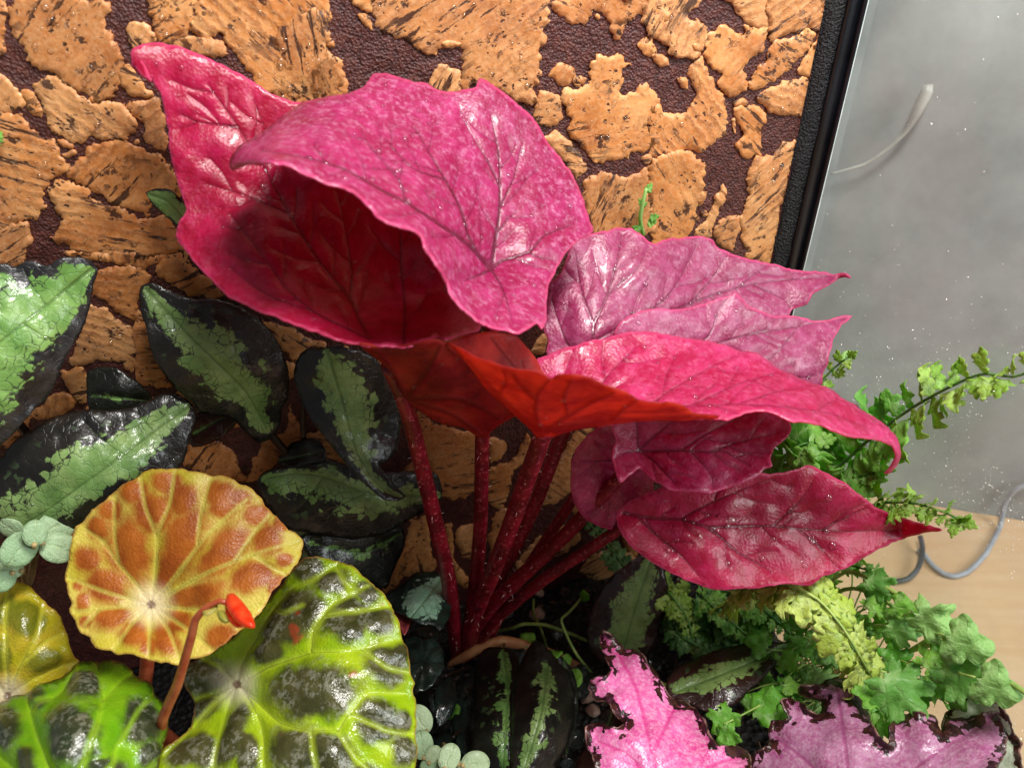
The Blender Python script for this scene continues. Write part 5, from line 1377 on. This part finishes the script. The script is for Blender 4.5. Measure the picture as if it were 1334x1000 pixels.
# ------------------------------------------------------------------ ferns, ivy-leaved creeper, peperomia: leaf templates
def leaf_template(name, outline, mats_, bowl=0.15, ruff=0.05, veins=3, seed=0, n_in=40):
    """small lobed leaf in its own frame: stalk at the origin, length 1 along +y, normal +z"""
    o = np.array(outline, float)
    o = catmull(o, 0.05, True)
    pts = [o]
    g = RNG.uniform(o.min(0), o.max(0), (n_in * 5, 2))
    g = g[pip(g, o)]
    g = g[poly_dist(g, o, True)[0] > 0.04][:n_in]
    pts = np.vstack([o, g]); n = len(o)
    r = delaunay_2d_cdt([Vector(p) for p in pts], [(i, (i + 1) % n) for i in range(n)], [], 1, 1e-5)
    px = np.array([(q[0], q[1]) for q in r[0]]); tri = np.array(r[2], int)
    a, b, e = px[tri[:, 0]], px[tri[:, 1]], px[tri[:, 2]]
    ar = (b[:, 0] - a[:, 0]) * (e[:, 1] - a[:, 1]) - (b[:, 1] - a[:, 1]) * (e[:, 0] - a[:, 0])
    tri[ar < 0] = tri[ar < 0][:, ::-1]
    ed = poly_dist(px, o, True)[0]
    rad = np.linalg.norm(px - np.array([0, 0.45]), axis=1)
    z = -bowl * rad ** 2 + ruff * vnoise(px[:, 0] * 5 + seed, px[:, 1] * 5, seed) * (0.4 + rad) - 0.12 * bowl * np.exp(-np.abs(px[:, 0]) / 0.08)
    vd = np.abs(px[:, 0])
    for k in range(veins):
        an = (k + 1) * 0.55
        for s in (-1, 1):
            v = np.array([[0, 0.1 + 0.1 * k], [s * math.sin(an), 0.1 + 0.1 * k + math.cos(an) * 0.8]])
            vd = np.minimum(vd, poly_dist(px, v)[0])
    V = np.column_stack([px, z])
    N = len(V)
    Vb = V - np.array([0, 0, 0.012])
    F = [tuple(t) for t in tri] + [tuple(t[::-1] + N) for t in tri]
    # rim: boundary edges
    cnt = {}
    for t in tri:
        for i in range(3):
            k = (int(t[i]), int(t[(i + 1) % 3])); cnt[k] = 1
    for (i, j) in list(cnt):
        if (j, i) not in cnt: F.append((j, i, i + N, j + N))
    out = []
    for m in mats_:
        me = bpy.data.meshes.new(name)
        me.from_pydata(np.vstack([V, Vb]).tolist(), [], F)
        me.materials.append(m)
        me.polygons.foreach_set('use_smooth', [True] * len(me.polygons))
        at = me.attributes.new('vd', 'FLOAT', 'POINT')
        at.data.foreach_set('value', np.concatenate([vd, vd]).astype(np.float32) * 0.02)
        out.append(me)
    return out


def place(name, me, parent, pos, tip, normal, size, width=1.0):
    """leaf mesh at pos, pointing along tip, facing normal"""
    y = np.array(tip, float); y /= np.linalg.norm(y) + 1e-9
    z = np.array(normal, float); z = z - (z @ y) * y; z /= np.linalg.norm(z) + 1e-9
    x = np.cross(y, z)
    R = Matrix(np.stack([x * size * width, y * size, z * size], 1).tolist()).to_4x4()
    o = bpy.data.objects.new(name, me)
    link(o)
    o.parent = parent
    o.matrix_local = Matrix.Translation(Vector(np.array(pos) - wloc(parent))) @ R
    return o


def lobed(n, base=0.5, amp=0.18, seed=0, notch=True):
    """palmate outline with n lobes"""
    out = []
    rs = np.random.default_rng(seed)
    K = n * 8
    for k in range(K):
        a = -math.pi / 2 + 0.30 + (2 * math.pi - 0.60) * k / (K - 1)
        ph = (k / (K - 1)) * n
        lobe = abs(math.sin(math.pi * ph)) ** 0.7
        r = base * (0.74 + amp * 1.8 * (lobe - 0.5)) * (1 + 0.07 * math.sin(k * 2.1 + seed)) * (1 + 0.07 * rs.uniform(-1, 1)) * (1.0 + 0.18 * math.sin(a))
        out.append((r * math.cos(a), 0.45 + r * math.sin(a) * 1.08))
    out.append((0.0, 0.12))
    return out


FO = [[(0.02,0),(0.14,0.06),(0.30,0.05),(0.36,0.16),(0.28,0.24),(0.20,0.27),(0.34,0.34),(0.40,0.46),(0.32,0.54),(0.20,0.50),(0.26,0.62),(0.24,0.74),(0.14,0.78),(0.10,0.90),(0.02,1.0),(-0.07,0.92),(-0.08,0.80),(-0.20,0.78),(-0.26,0.66),(-0.18,0.56),(-0.30,0.54),(-0.38,0.42),(-0.30,0.33),(-0.18,0.30),(-0.28,0.22),(-0.30,0.10),(-0.14,0.06)],
      [(0.02,0),(0.20,0.04),(0.40,0.14),(0.42,0.28),(0.26,0.32),(0.36,0.44),(0.34,0.58),(0.20,0.60),(0.22,0.76),(0.10,0.88),(0.0,0.98),(-0.12,0.86),(-0.14,0.70),(-0.28,0.66),(-0.32,0.50),(-0.20,0.42),(-0.34,0.34),(-0.36,0.20),(-0.18,0.16)],
      [(0.02,0),(0.12,0.10),(0.26,0.10),(0.34,0.22),(0.20,0.30),(0.24,0.40),(0.38,0.50),(0.34,0.62),(0.18,0.64),(0.20,0.80),(0.06,0.96),(-0.06,0.98),(-0.10,0.82),(-0.24,0.84),(-0.30,0.70),(-0.16,0.58),(-0.30,0.48),(-0.34,0.34),(-0.20,0.26),(-0.22,0.12)]]
FERN = {}
for k, o in enumerate(FO):
    for nm, me in zip(('fern', 'fern_fresh', 'fern_dark', 'fern_yellow'), leaf_template('leaflet', o, [M['fern'], M['fern_fresh'], M['fern_dark'], M['fern_yellow']], 0.25, 0.20, 3, k + 1)):
        FERN.setdefault(nm, []).append(me)
IVY = {}
for k in range(4):
    for nm, me in zip(('ivy', 'ivy_blue'), leaf_template('leaf', lobed((5, 5, 7, 3)[k], 0.55, 0.29, k + 4), [M['ivy'], M['ivy_blue']], 0.22, 0.22, 3, k + 11, 60)):
        IVY.setdefault(nm, []).append(me)


def round_leaf():
    out = []
    for k in range(22):
        a = -math.pi / 2 + 2 * math.pi * k / 22
        out.append((0.40 * math.cos(a), 0.5 + 0.5 * math.sin(a)))
    return out


PEP = leaf_template('leaf', round_leaf(), [M['pep']], 0.35, 0.05, 0, 3, 40)
TOCAM = lambda p: (CAM - p) / np.linalg.norm(CAM - p)


def frond(fern, path, size, kinds, spacing=0.0062, droop=0.2, taper=True, up=None, size0=0.55, stalk='rachis'):
    """stalk with leaflets in pairs; kinds = material keys from base to tip"""
    P = [inside(p, 0.006) for p in path]
    P = catmull(P, 0.001, False)
    L = len(P)
    v, f = tube_vf(P[::4] if L > 8 else P, np.linspace(0.0016, 0.0005, len(P[::4] if L > 8 else P)), 7, 0.004)
    ra = mesh_obj('frond', v, f, M[stalk], fern)
    s = 0.0; nextp = spacing * 0.8; sidek = 0
    tot = np.linalg.norm(np.diff(P, axis=0), axis=1).sum()
    for i in range(1, L):
        s += np.linalg.norm(P[i] - P[i - 1])
        if s < nextp: continue
        nextp += spacing * RNG.uniform(0.8, 1.15)
        t = s / tot
        T = P[min(i + 2, L - 1)] - P[max(i - 2, 0)]; T /= np.linalg.norm(T) + 1e-9
        nn = TOCAM(P[i]) * 0.7 + np.array([0, 0, 0.8]) if up is None else np.array(up, float)
        nn = nn - (nn @ T) * T; nn /= np.linalg.norm(nn)
        lat = np.cross(T, nn)
        env = (size0 + (1 - size0) * min(1, t * 3)) * (1 if not taper else max(0.42, 1 - 0.75 * max(0, t - 0.55) / 0.45))
        for sd in (-1, 1):
            kd = kinds[min(len(kinds) - 1, int(t * len(kinds) + RNG.uniform(-0.35, 0.35)))] if len(kinds) > 1 else kinds[0]
            me = FERN[kd][int(RNG.integers(3))]
            tip = lat * sd + T * RNG.uniform(0.1, 0.6) - nn * droop * RNG.uniform(0.2, 1.6) + RNG.normal(size=3) * 0.12
            n2 = nn + lat * sd * RNG.uniform(-0.2, 0.5) + RNG.normal(size=3) * 0.28
            sz = size * env * RNG.uniform(0.8, 1.2)
            p0 = P[i] + lat * sd * 0.0004
            if (p0 + sz * tip / np.linalg.norm(tip)) @ WW > S_GLASS - 0.001:
                tip = tip - WW * (tip @ WW) * 1.0 - NW * 0.001
            place('leaflet', me, ra, p0, tip, n2, sz, RNG.uniform(0.85, 1.25))
    place('leaflet', FERN[kinds[-1]][0], ra, P[-1], P[-1] - P[-4], TOCAM(P[-1]), size * 0.5)
    return ra


def pdl(pts):  # pixels with wall distance
    return [inside(PD(x, y, d), 0.006) for x, y, d in pts]


def pzl(pts):
    return [inside(PZ(x, y, z), 0.006) for x, y, z in pts]


# fern beside the glass, its fronds rising past the red leaves
fe = thing('tall_fern', 'fern with crisp green fronds rising between red leaves and the glass', 'fern', PZ(985, 800, 0.0))
root = PZ(985, 800, -0.003)
frond(fe, [root] + pdl([(1010, 720, .075), (1050, 650, .080), (1086, 614, .084), (1122, 581, .085), (1162, 549, .086), (1195, 527, .088), (1235, 505, .092), (1278, 487, .098), (1322, 491, .106), (1345, 480, .110)]), 0.0270, ['fern', 'fern', 'fern', 'fern_fresh'], 0.0080, 0.35, True)
frond(fe, [root] + pdl([(1010, 690, .060), (1030, 590, .060), (1050, 530, .060), (1070, 497, .058), (1088, 478, .057), (1104, 466, .056)]), 0.0160, ['fern', 'fern', 'fern_fresh'], 0.0085, 0.4, True)
frond(fe, [root] + pdl([(1060, 740, .090), (1110, 670, .094), (1150, 655, .098), (1190, 655, .100), (1225, 665, .104), (1250, 676, .108)]), 0.0185, ['fern', 'fern_fresh', 'fern_fresh'], 0.0046, 0.3, True)
frond(fe, [root] + pdl([(1000, 720, .070), (1005, 650, .070), (1020, 600, .074), (1040, 580, .078), (1062, 575, .080)]), 0.0250, ['fern', 'fern', 'fern'], 0.0080, 0.4, False)
frond(fe, [root] + pdl([(1040, 740, .080), (1070, 670, .080), (1095, 640, .082), (1120, 620, .084), (1140, 615, .086)]), 0.0220, ['fern', 'fern'], 0.0080, 0.4, True)
# crozier: unfurling tip
hk = PD(1104, 466, .056)
cz = [hk + 0.0035 * (1 - k / 16) * (math.cos(k * 0.7) * RGT + math.sin(k * 0.7) * UPV) for k in range(14)]
tube('crozier', cz, [.0014 - .00005 * k for k in range(14)], M['fern'], fe)

# low fern with the pale drooping fronds
lf = thing('low_fern', 'low fern with a yellow green drooping frond under the lowest red leaf', 'fern', PZ(955, 830, 0.0))
root2 = PZ(955, 830, -0.003)
frond(lf, [root2] + pzl([(945, 790, .06), (966, 765, .100), (995, 757, .124), (1031, 762, .136), (1068, 782, .136), (1097, 816, .128), (1118, 850, .116), (1136, 882, .100)]), 0.0150, ['fern', 'fern_yellow', 'fern_yellow', 'fern_yellow', 'fern_yellow'], 0.0034, 0.45, False, size0=0.35, stalk='runner_green')
frond(lf, [root2] + pzl([(900, 800, .040), (866, 765, .062), (884, 787, .064), (898, 812, .058), (904, 842, .044)]), 0.0150, ['fern_dark', 'fern', 'fern_fresh', 'fern_fresh'], 0.0048, 0.3, True)
frond(lf, [root2] + pzl([(930, 800, .045), (915, 775, .066), (930, 790, .070), (960, 815, .062), (985, 838, .05)]), 0.0150, ['fern_dark', 'fern_dark', 'fern'], 0.0052, 0.3, True)
frond(lf, [root2] + pzl([(955, 800, .045), (955, 772, .07), (990, 790, .072), (1020, 815, .066), (1040, 840, .055)]), 0.0150, ['fern_dark', 'fern'], 0.0052, 0.3, True)
frond(lf, [root2] + pzl([(985, 800, .05), (1010, 772, .08), (1050, 775, .088), (1090, 790, .088), (1120, 815, .08)]), 0.0150, ['fern_dark', 'fern', 'fern'], 0.0056, 0.3, True)
frond(lf, [root2] + pzl([(1000, 790, .05), (1060, 745, .09), (1100, 735, .11), (1140, 745, .12)]), 0.0150, ['fern_dark', 'fern'], 0.0058, 0.3, True)
frond(lf, [root2] + pzl([(860, 790, .03), (800, 720, .05), (775, 690, .06), (755, 670, .066)]), 0.0140, ['fern_dark', 'fern_dark'], 0.0058, 0.3, True)
frond(lf, [root2] + pzl([(900, 830, .03), (880, 815, .05), (890, 830, .05), (930, 850, .045), (960, 860, .03)]), 0.0140, ['fern_dark', 'fern_dark'], 0.0054, 0.3, True)

# ivy-leaved creeper spilling along the glass
iv = thing('ivy_leaved_creeper', 'trailing creeper with scalloped bright green leaves spilling toward the glass', 'creeper', PZ(1090, 880, 0.0))
iroot = PZ(1090, 880, -0.003)
def ivy_leaf(x, y, z, px_size, kind, ang=None, stem=True, tiltn=0.35):
    p = inside(PZ(x, y, z), 0.006)
    t = np.linalg.norm(p - CAM)
    size = px_size * 0.86 * t / 1000.0
    a = RNG.uniform(0, 2 * math.pi) if ang is None else ang
    vw_ = TOCAM(p)
    u = RGT - (RGT @ vw_) * vw_; u /= np.linalg.norm(u); w = np.cross(vw_, u)
    tip = math.cos(a) * u + math.sin(a) * w
    nn = vw_ * 0.75 + np.array([0.1, 0, 0.65]) + RNG.normal(size=3) * tiltn
    p0 = p - tip * size * 0.45
    if (p + tip * size * 0.6) @ WW > S_GLASS - 0.002:
        p0 = p0 - vw_ * 0 + (CAM - p0) * 0.03
        nn = -WW + vw_ * 0.9
    o = place('leaf', IVY[kind][int(RNG.integers(4))], iv, p0, tip, nn, size, RNG.uniform(0.9, 1.2))
    if stem:
        q = p0 * 0.55 + iroot * 0.45 + np.array([0, 0, 0.012]) + RNG.normal(size=3) * 0.006
        e = iroot + np.array([RNG.uniform(-.03, .05), RNG.uniform(-.03, .02), 0])
        e = e - WW * max(0, e @ WW - S_GLASS + .008)
        v, f = tube_vf([p0 + tip * size * 0.1 - vw_ * (0.004 + 0.10 * size), q, e], 0.0005, 6, 0.008)
        mesh_obj('leaf_stalk', v, f, M['runner_green'], iv)
    return o
ivy_named = [(*c(12, [(330,210)])[0], .105, 40, 'ivy_blue', -0.6), (*c(12, [(690,440)])[0], .11, 56, 'ivy_blue', -0.5), (*c(12, [(900,590)])[0], .11, 52, 'ivy_blue', -0.5), (*c(12, [(480,500)])[0], .105, 42, 'ivy_blue', -0.3),
             (*c(12, [(330,350)])[0], .10, 32, 'ivy', 0.4), (*c(12, [(720,730)])[0], .10, 44, 'ivy', 0.5), (*c(12, [(860,820)])[0], .105, 62, 'ivy_blue', -0.7), (*c(12, [(1100,880)])[0], .108, 48, 'ivy_blue', -0.6), (*c(12, [(480,890)])[0], .108, 66, 'ivy_blue', -0.9),
             (*c(12, [(690,880)])[0], .10, 46, 'ivy', -0.8), (*c(12, [(440,700)])[0], .09, 40, 'ivy', 0.2), (*c(12, [(850,900)])[0], .095, 44, 'ivy', -1.2), (*c(12, [(190,110)])[0], .10, 18, 'ivy', 1.4), (*c(12, [(300,940)])[0], .098, 46, 'ivy', -1.0), (*c(12, [(500,360)])[0], .095, 34, 'ivy', -0.4),
             (*c(14, [(900,600)])[0], .072, 46, 'ivy', -1.1), (*c(14, [(1110,540)])[0], .07, 52, 'ivy', 0.9), (*c(14, [(920,690)])[0], .074, 34, 'ivy', -1.4), (*c(14, [(1230,640)])[0], .06, 40, 'ivy', 0.2), (*c(14, [(1260,300)])[0], .06, 36, 'ivy', 0.8),
             (*c(11, [(1150,560)])[0], .09, 36, 'ivy', 0.4), (*c(11, [(1000,470)])[0], .088, 34, 'ivy', 1.1), (*c(11, [(960,900)])[0], .07, 40, 'ivy', -0.4), (*c(11, [(1250,640)])[0], .085, 44, 'ivy_blue', -0.8), (*c(11, [(930,720)])[0], .07, 36, 'ivy', 0.2), (*c(11, [(1180,860)])[0], .075, 42, 'ivy_blue', -0.6)]
for a in ivy_named: ivy_leaf(*a)
for k in range(44):
    x = RNG.uniform(985, 1200); y = RNG.uniform(790, 960)
    if y < 790 + (x - 985) * 0.05 or x > 1130 + (y - 770) * 0.7: continue
    ivy_leaf(x, y, RNG.uniform(.02, .075), RNG.uniform(22, 36), 'ivy' if RNG.random() < 0.75 else 'ivy_blue')
for pth in ([(1080, 770, .09), (1100, 745, .11), (1122, 748, .118), (1150, 762, .122), (1185, 783, .12), (1210, 800, .116)],
            [(1090, 780, .085), (1110, 766, .10), (1140, 775, .108), (1180, 800, .11)],
            [(1180, 800, .10), (1230, 830, .108), (1265, 853, .110), (1300, 877, .110), (1340, 905, .108)],
            [(1130, 870, .06), (1180, 850, .09), (1220, 826, .10)], [(1130, 870, .06), (1185, 848, .09), (1240, 832, .10)], [(1240, 840, .10), (1262, 862, .10), (1275, 880, .096)]):
    q = pzl(pth)
    if pth[0][1] < 810: q = [iroot] + q if pth[0][0] < 1120 else q
    tube('runner', q, 0.0011, M['runner_green'], iv, n=8)

# ------------------------------------------------------------------ peperomia sprigs
def pep_sprig(label, root_px, leaves, stem_col='pep_stem', r=0.0011):
    rp = PZ(root_px[0], root_px[1], -0.003)
    t = thing('peperomia', label, 'peperomia', PZ(root_px[0], root_px[1], 0.0), 'pale green peperomia sprigs')
    for (x, y, z, s, ang) in leaves:
        p = PZ(x, y, z)
        size = s * 0.86 * np.linalg.norm(p - CAM) / 1000.0
        vw_ = TOCAM(p)
        u = RGT - (RGT @ vw_) * vw_; u /= np.linalg.norm(u); w = np.cross(vw_, u)
        tip = math.cos(ang) * u + math.sin(ang) * w
        p0 = p - tip * size * 0.5
        place('leaf', PEP[0], t, p0, tip, vw_ + RNG.normal(size=3) * 0.25, size, 1.05)
        v, f = tube_vf([p0 + tip * size * 0.08, p0 * 0.6 + rp * 0.4 + RNG.normal(size=3) * 0.003, rp], r, 7, 0.006)
        mesh_obj('stem', v, f, M[stem_col], t)
    return t
def cl(k, lst): return [(*c(k, [(a, b)])[0], z, s, an) for a, b, z, s, an in lst]
pep_sprig('pale green peperomia rosette behind the yellow marbled leaves', (30, 780), cl(7, [(40,85,.186,32,2.6), (215,75,.182,48,0.6), (75,165,.186,48,-2.0), (225,155,.180,46,-0.3), (135,100,.192,34,1.6), (15,285,.172,30,-2.2), (40,235,.172,30,2.9)]))
pep_sprig('tiny peperomia sprig standing at the tip of the yellow leaf', (405, 780), cl(7, [(1145,95,.112,26,2.8), (1245,83,.112,28,0.2), (1188,80,.116,18,1.5), (1185,190,.098,20,2.9), (1235,185,.098,16,0.2)]))
pep_sprig('low peperomia cluster with lime topped leaves beside the lime veined leaf', (575, 990), cl(8, [(430,815,.060,42,2.2), (440,910,.062,38,1.8), (485,950,.060,26,1.0), (545,958,.068,36,1.2), (645,985,.064,40,0.1), (545,1005,.060,40,-1.6), (470,985,.058,30,-2.6), (610,1010,.062,30,-0.6)]))

# green shoots on the cork
sh = thing('moss_shoot', 'little green shoot growing out of the cork above the dusky leaf', 'shoot', PD(838, 300, 0.004))
tube('stem', [PD(838, 306, .003), PD(834, 285, .007), PD(838, 262, .008), PD(842, 245, .007)], [.0012, .0011, .001, .0008], M['fern'], sh)
for x, y, a in ((843, 292, 0.3), (840, 270, 2.2), (842, 250, 1.0), (836, 300, 2.8), (846, 284, 0.2)):
    p = PD(x, y, .008); vw_ = TOCAM(p)
    place('leaflet', FERN['fern'][1], sh, p, math.cos(a) * RGT + math.sin(a) * UPV, vw_, 0.0055)
sh2 = thing('moss_shoot', 'small green leaf tip on the cork at the left', 'shoot', PD(-4, 180, 0.004))
sh2['label'] = 'tiny green leaf tip on the cork above the bright variegated leaf'
tube('stem', [PD(-10, 200, .002), PD(-4, 182, .006)], .001, M['fern'], sh2)
place('leaflet', FERN['fern'][0], sh2, PD(-8, 188, .006), UPV + RGT * 0.6, TOCAM(PD(-4, 182, .006)), 0.006)

# ------------------------------------------------------------------ small ground plants and litter on the soil
gcv = thing('ground_cover', 'patch of tiny round dark green leaves covering soil under the red stems', 'ground cover', PZ(600, 930, 0.0))
DK = leaf_template('leaf', round_leaf(), [M['dark_leaf'], M['ivy']], 0.3, 0.12, 0, 9, 30)
for k in range(70):
    x = RNG.uniform(520, 860); y = RNG.uniform(800, 1005)
    if 560 < x < 650 and y < 880: continue
    zt = RNG.uniform(0.006, 0.024)
    p = PZ(x, y, zt); an = RNG.uniform(0, 6.28)
    if p @ NW < 0.012: continue
    tip = np.array([math.cos(an), math.sin(an), RNG.uniform(-0.1, 0.4)])
    nn = np.array([0, -0.4, 1.0]) + RNG.normal(size=3) * 0.3
    sz = RNG.uniform(0.007, 0.014)
    place('leaf', DK[0] if RNG.random() < 0.8 else DK[1], gcv, p, tip, nn, sz)
    v, f = tube_vf([p + np.array([0, 0, -0.0004]), p - tip * 0.003 - np.array([0, 0, zt * 0.5]), np.array([p[0], p[1], -0.003])], 0.0005, 5, 0.006)
    mesh_obj('stalk', v, f, M['stem_dark'], gcv)
V, F = [], []
for k in range(900):
    s_ = RNG.uniform(-0.2, S_GLASS - 0.01); d_ = RNG.uniform(0.004, 0.17)
    p = WW * s_ + NW * d_ + np.array([0, 0, -0.004 + 0.004 * float(fbm(np.array([s_ * 40]), np.array([d_ * 40]), 3, 4)[0])])
    L = RNG.uniform(0.001, 0.0042)
    R3 = np.linalg.qr(RNG.normal(size=(3, 3)))[0]
    v, f = box_vf(p - R3[0] * L / 2 + np.array([0, 0, L * 0.2]), R3[0] * L, R3[1] * L * RNG.uniform(.3, .7), R3[2] * L * RNG.uniform(.2, .5))
    o_ = len(V); V += list(v); F += [tuple(a + o_ for a in q) for q in f]
tag(mesh_obj('bark_litter', np.array(V), F, simple('bark_litter', '#2e1e16', '#6a4a34', 90, 0.6), None, False), 'crumbs of dark bark scattered over the soil', 'litter', kind='stuff')
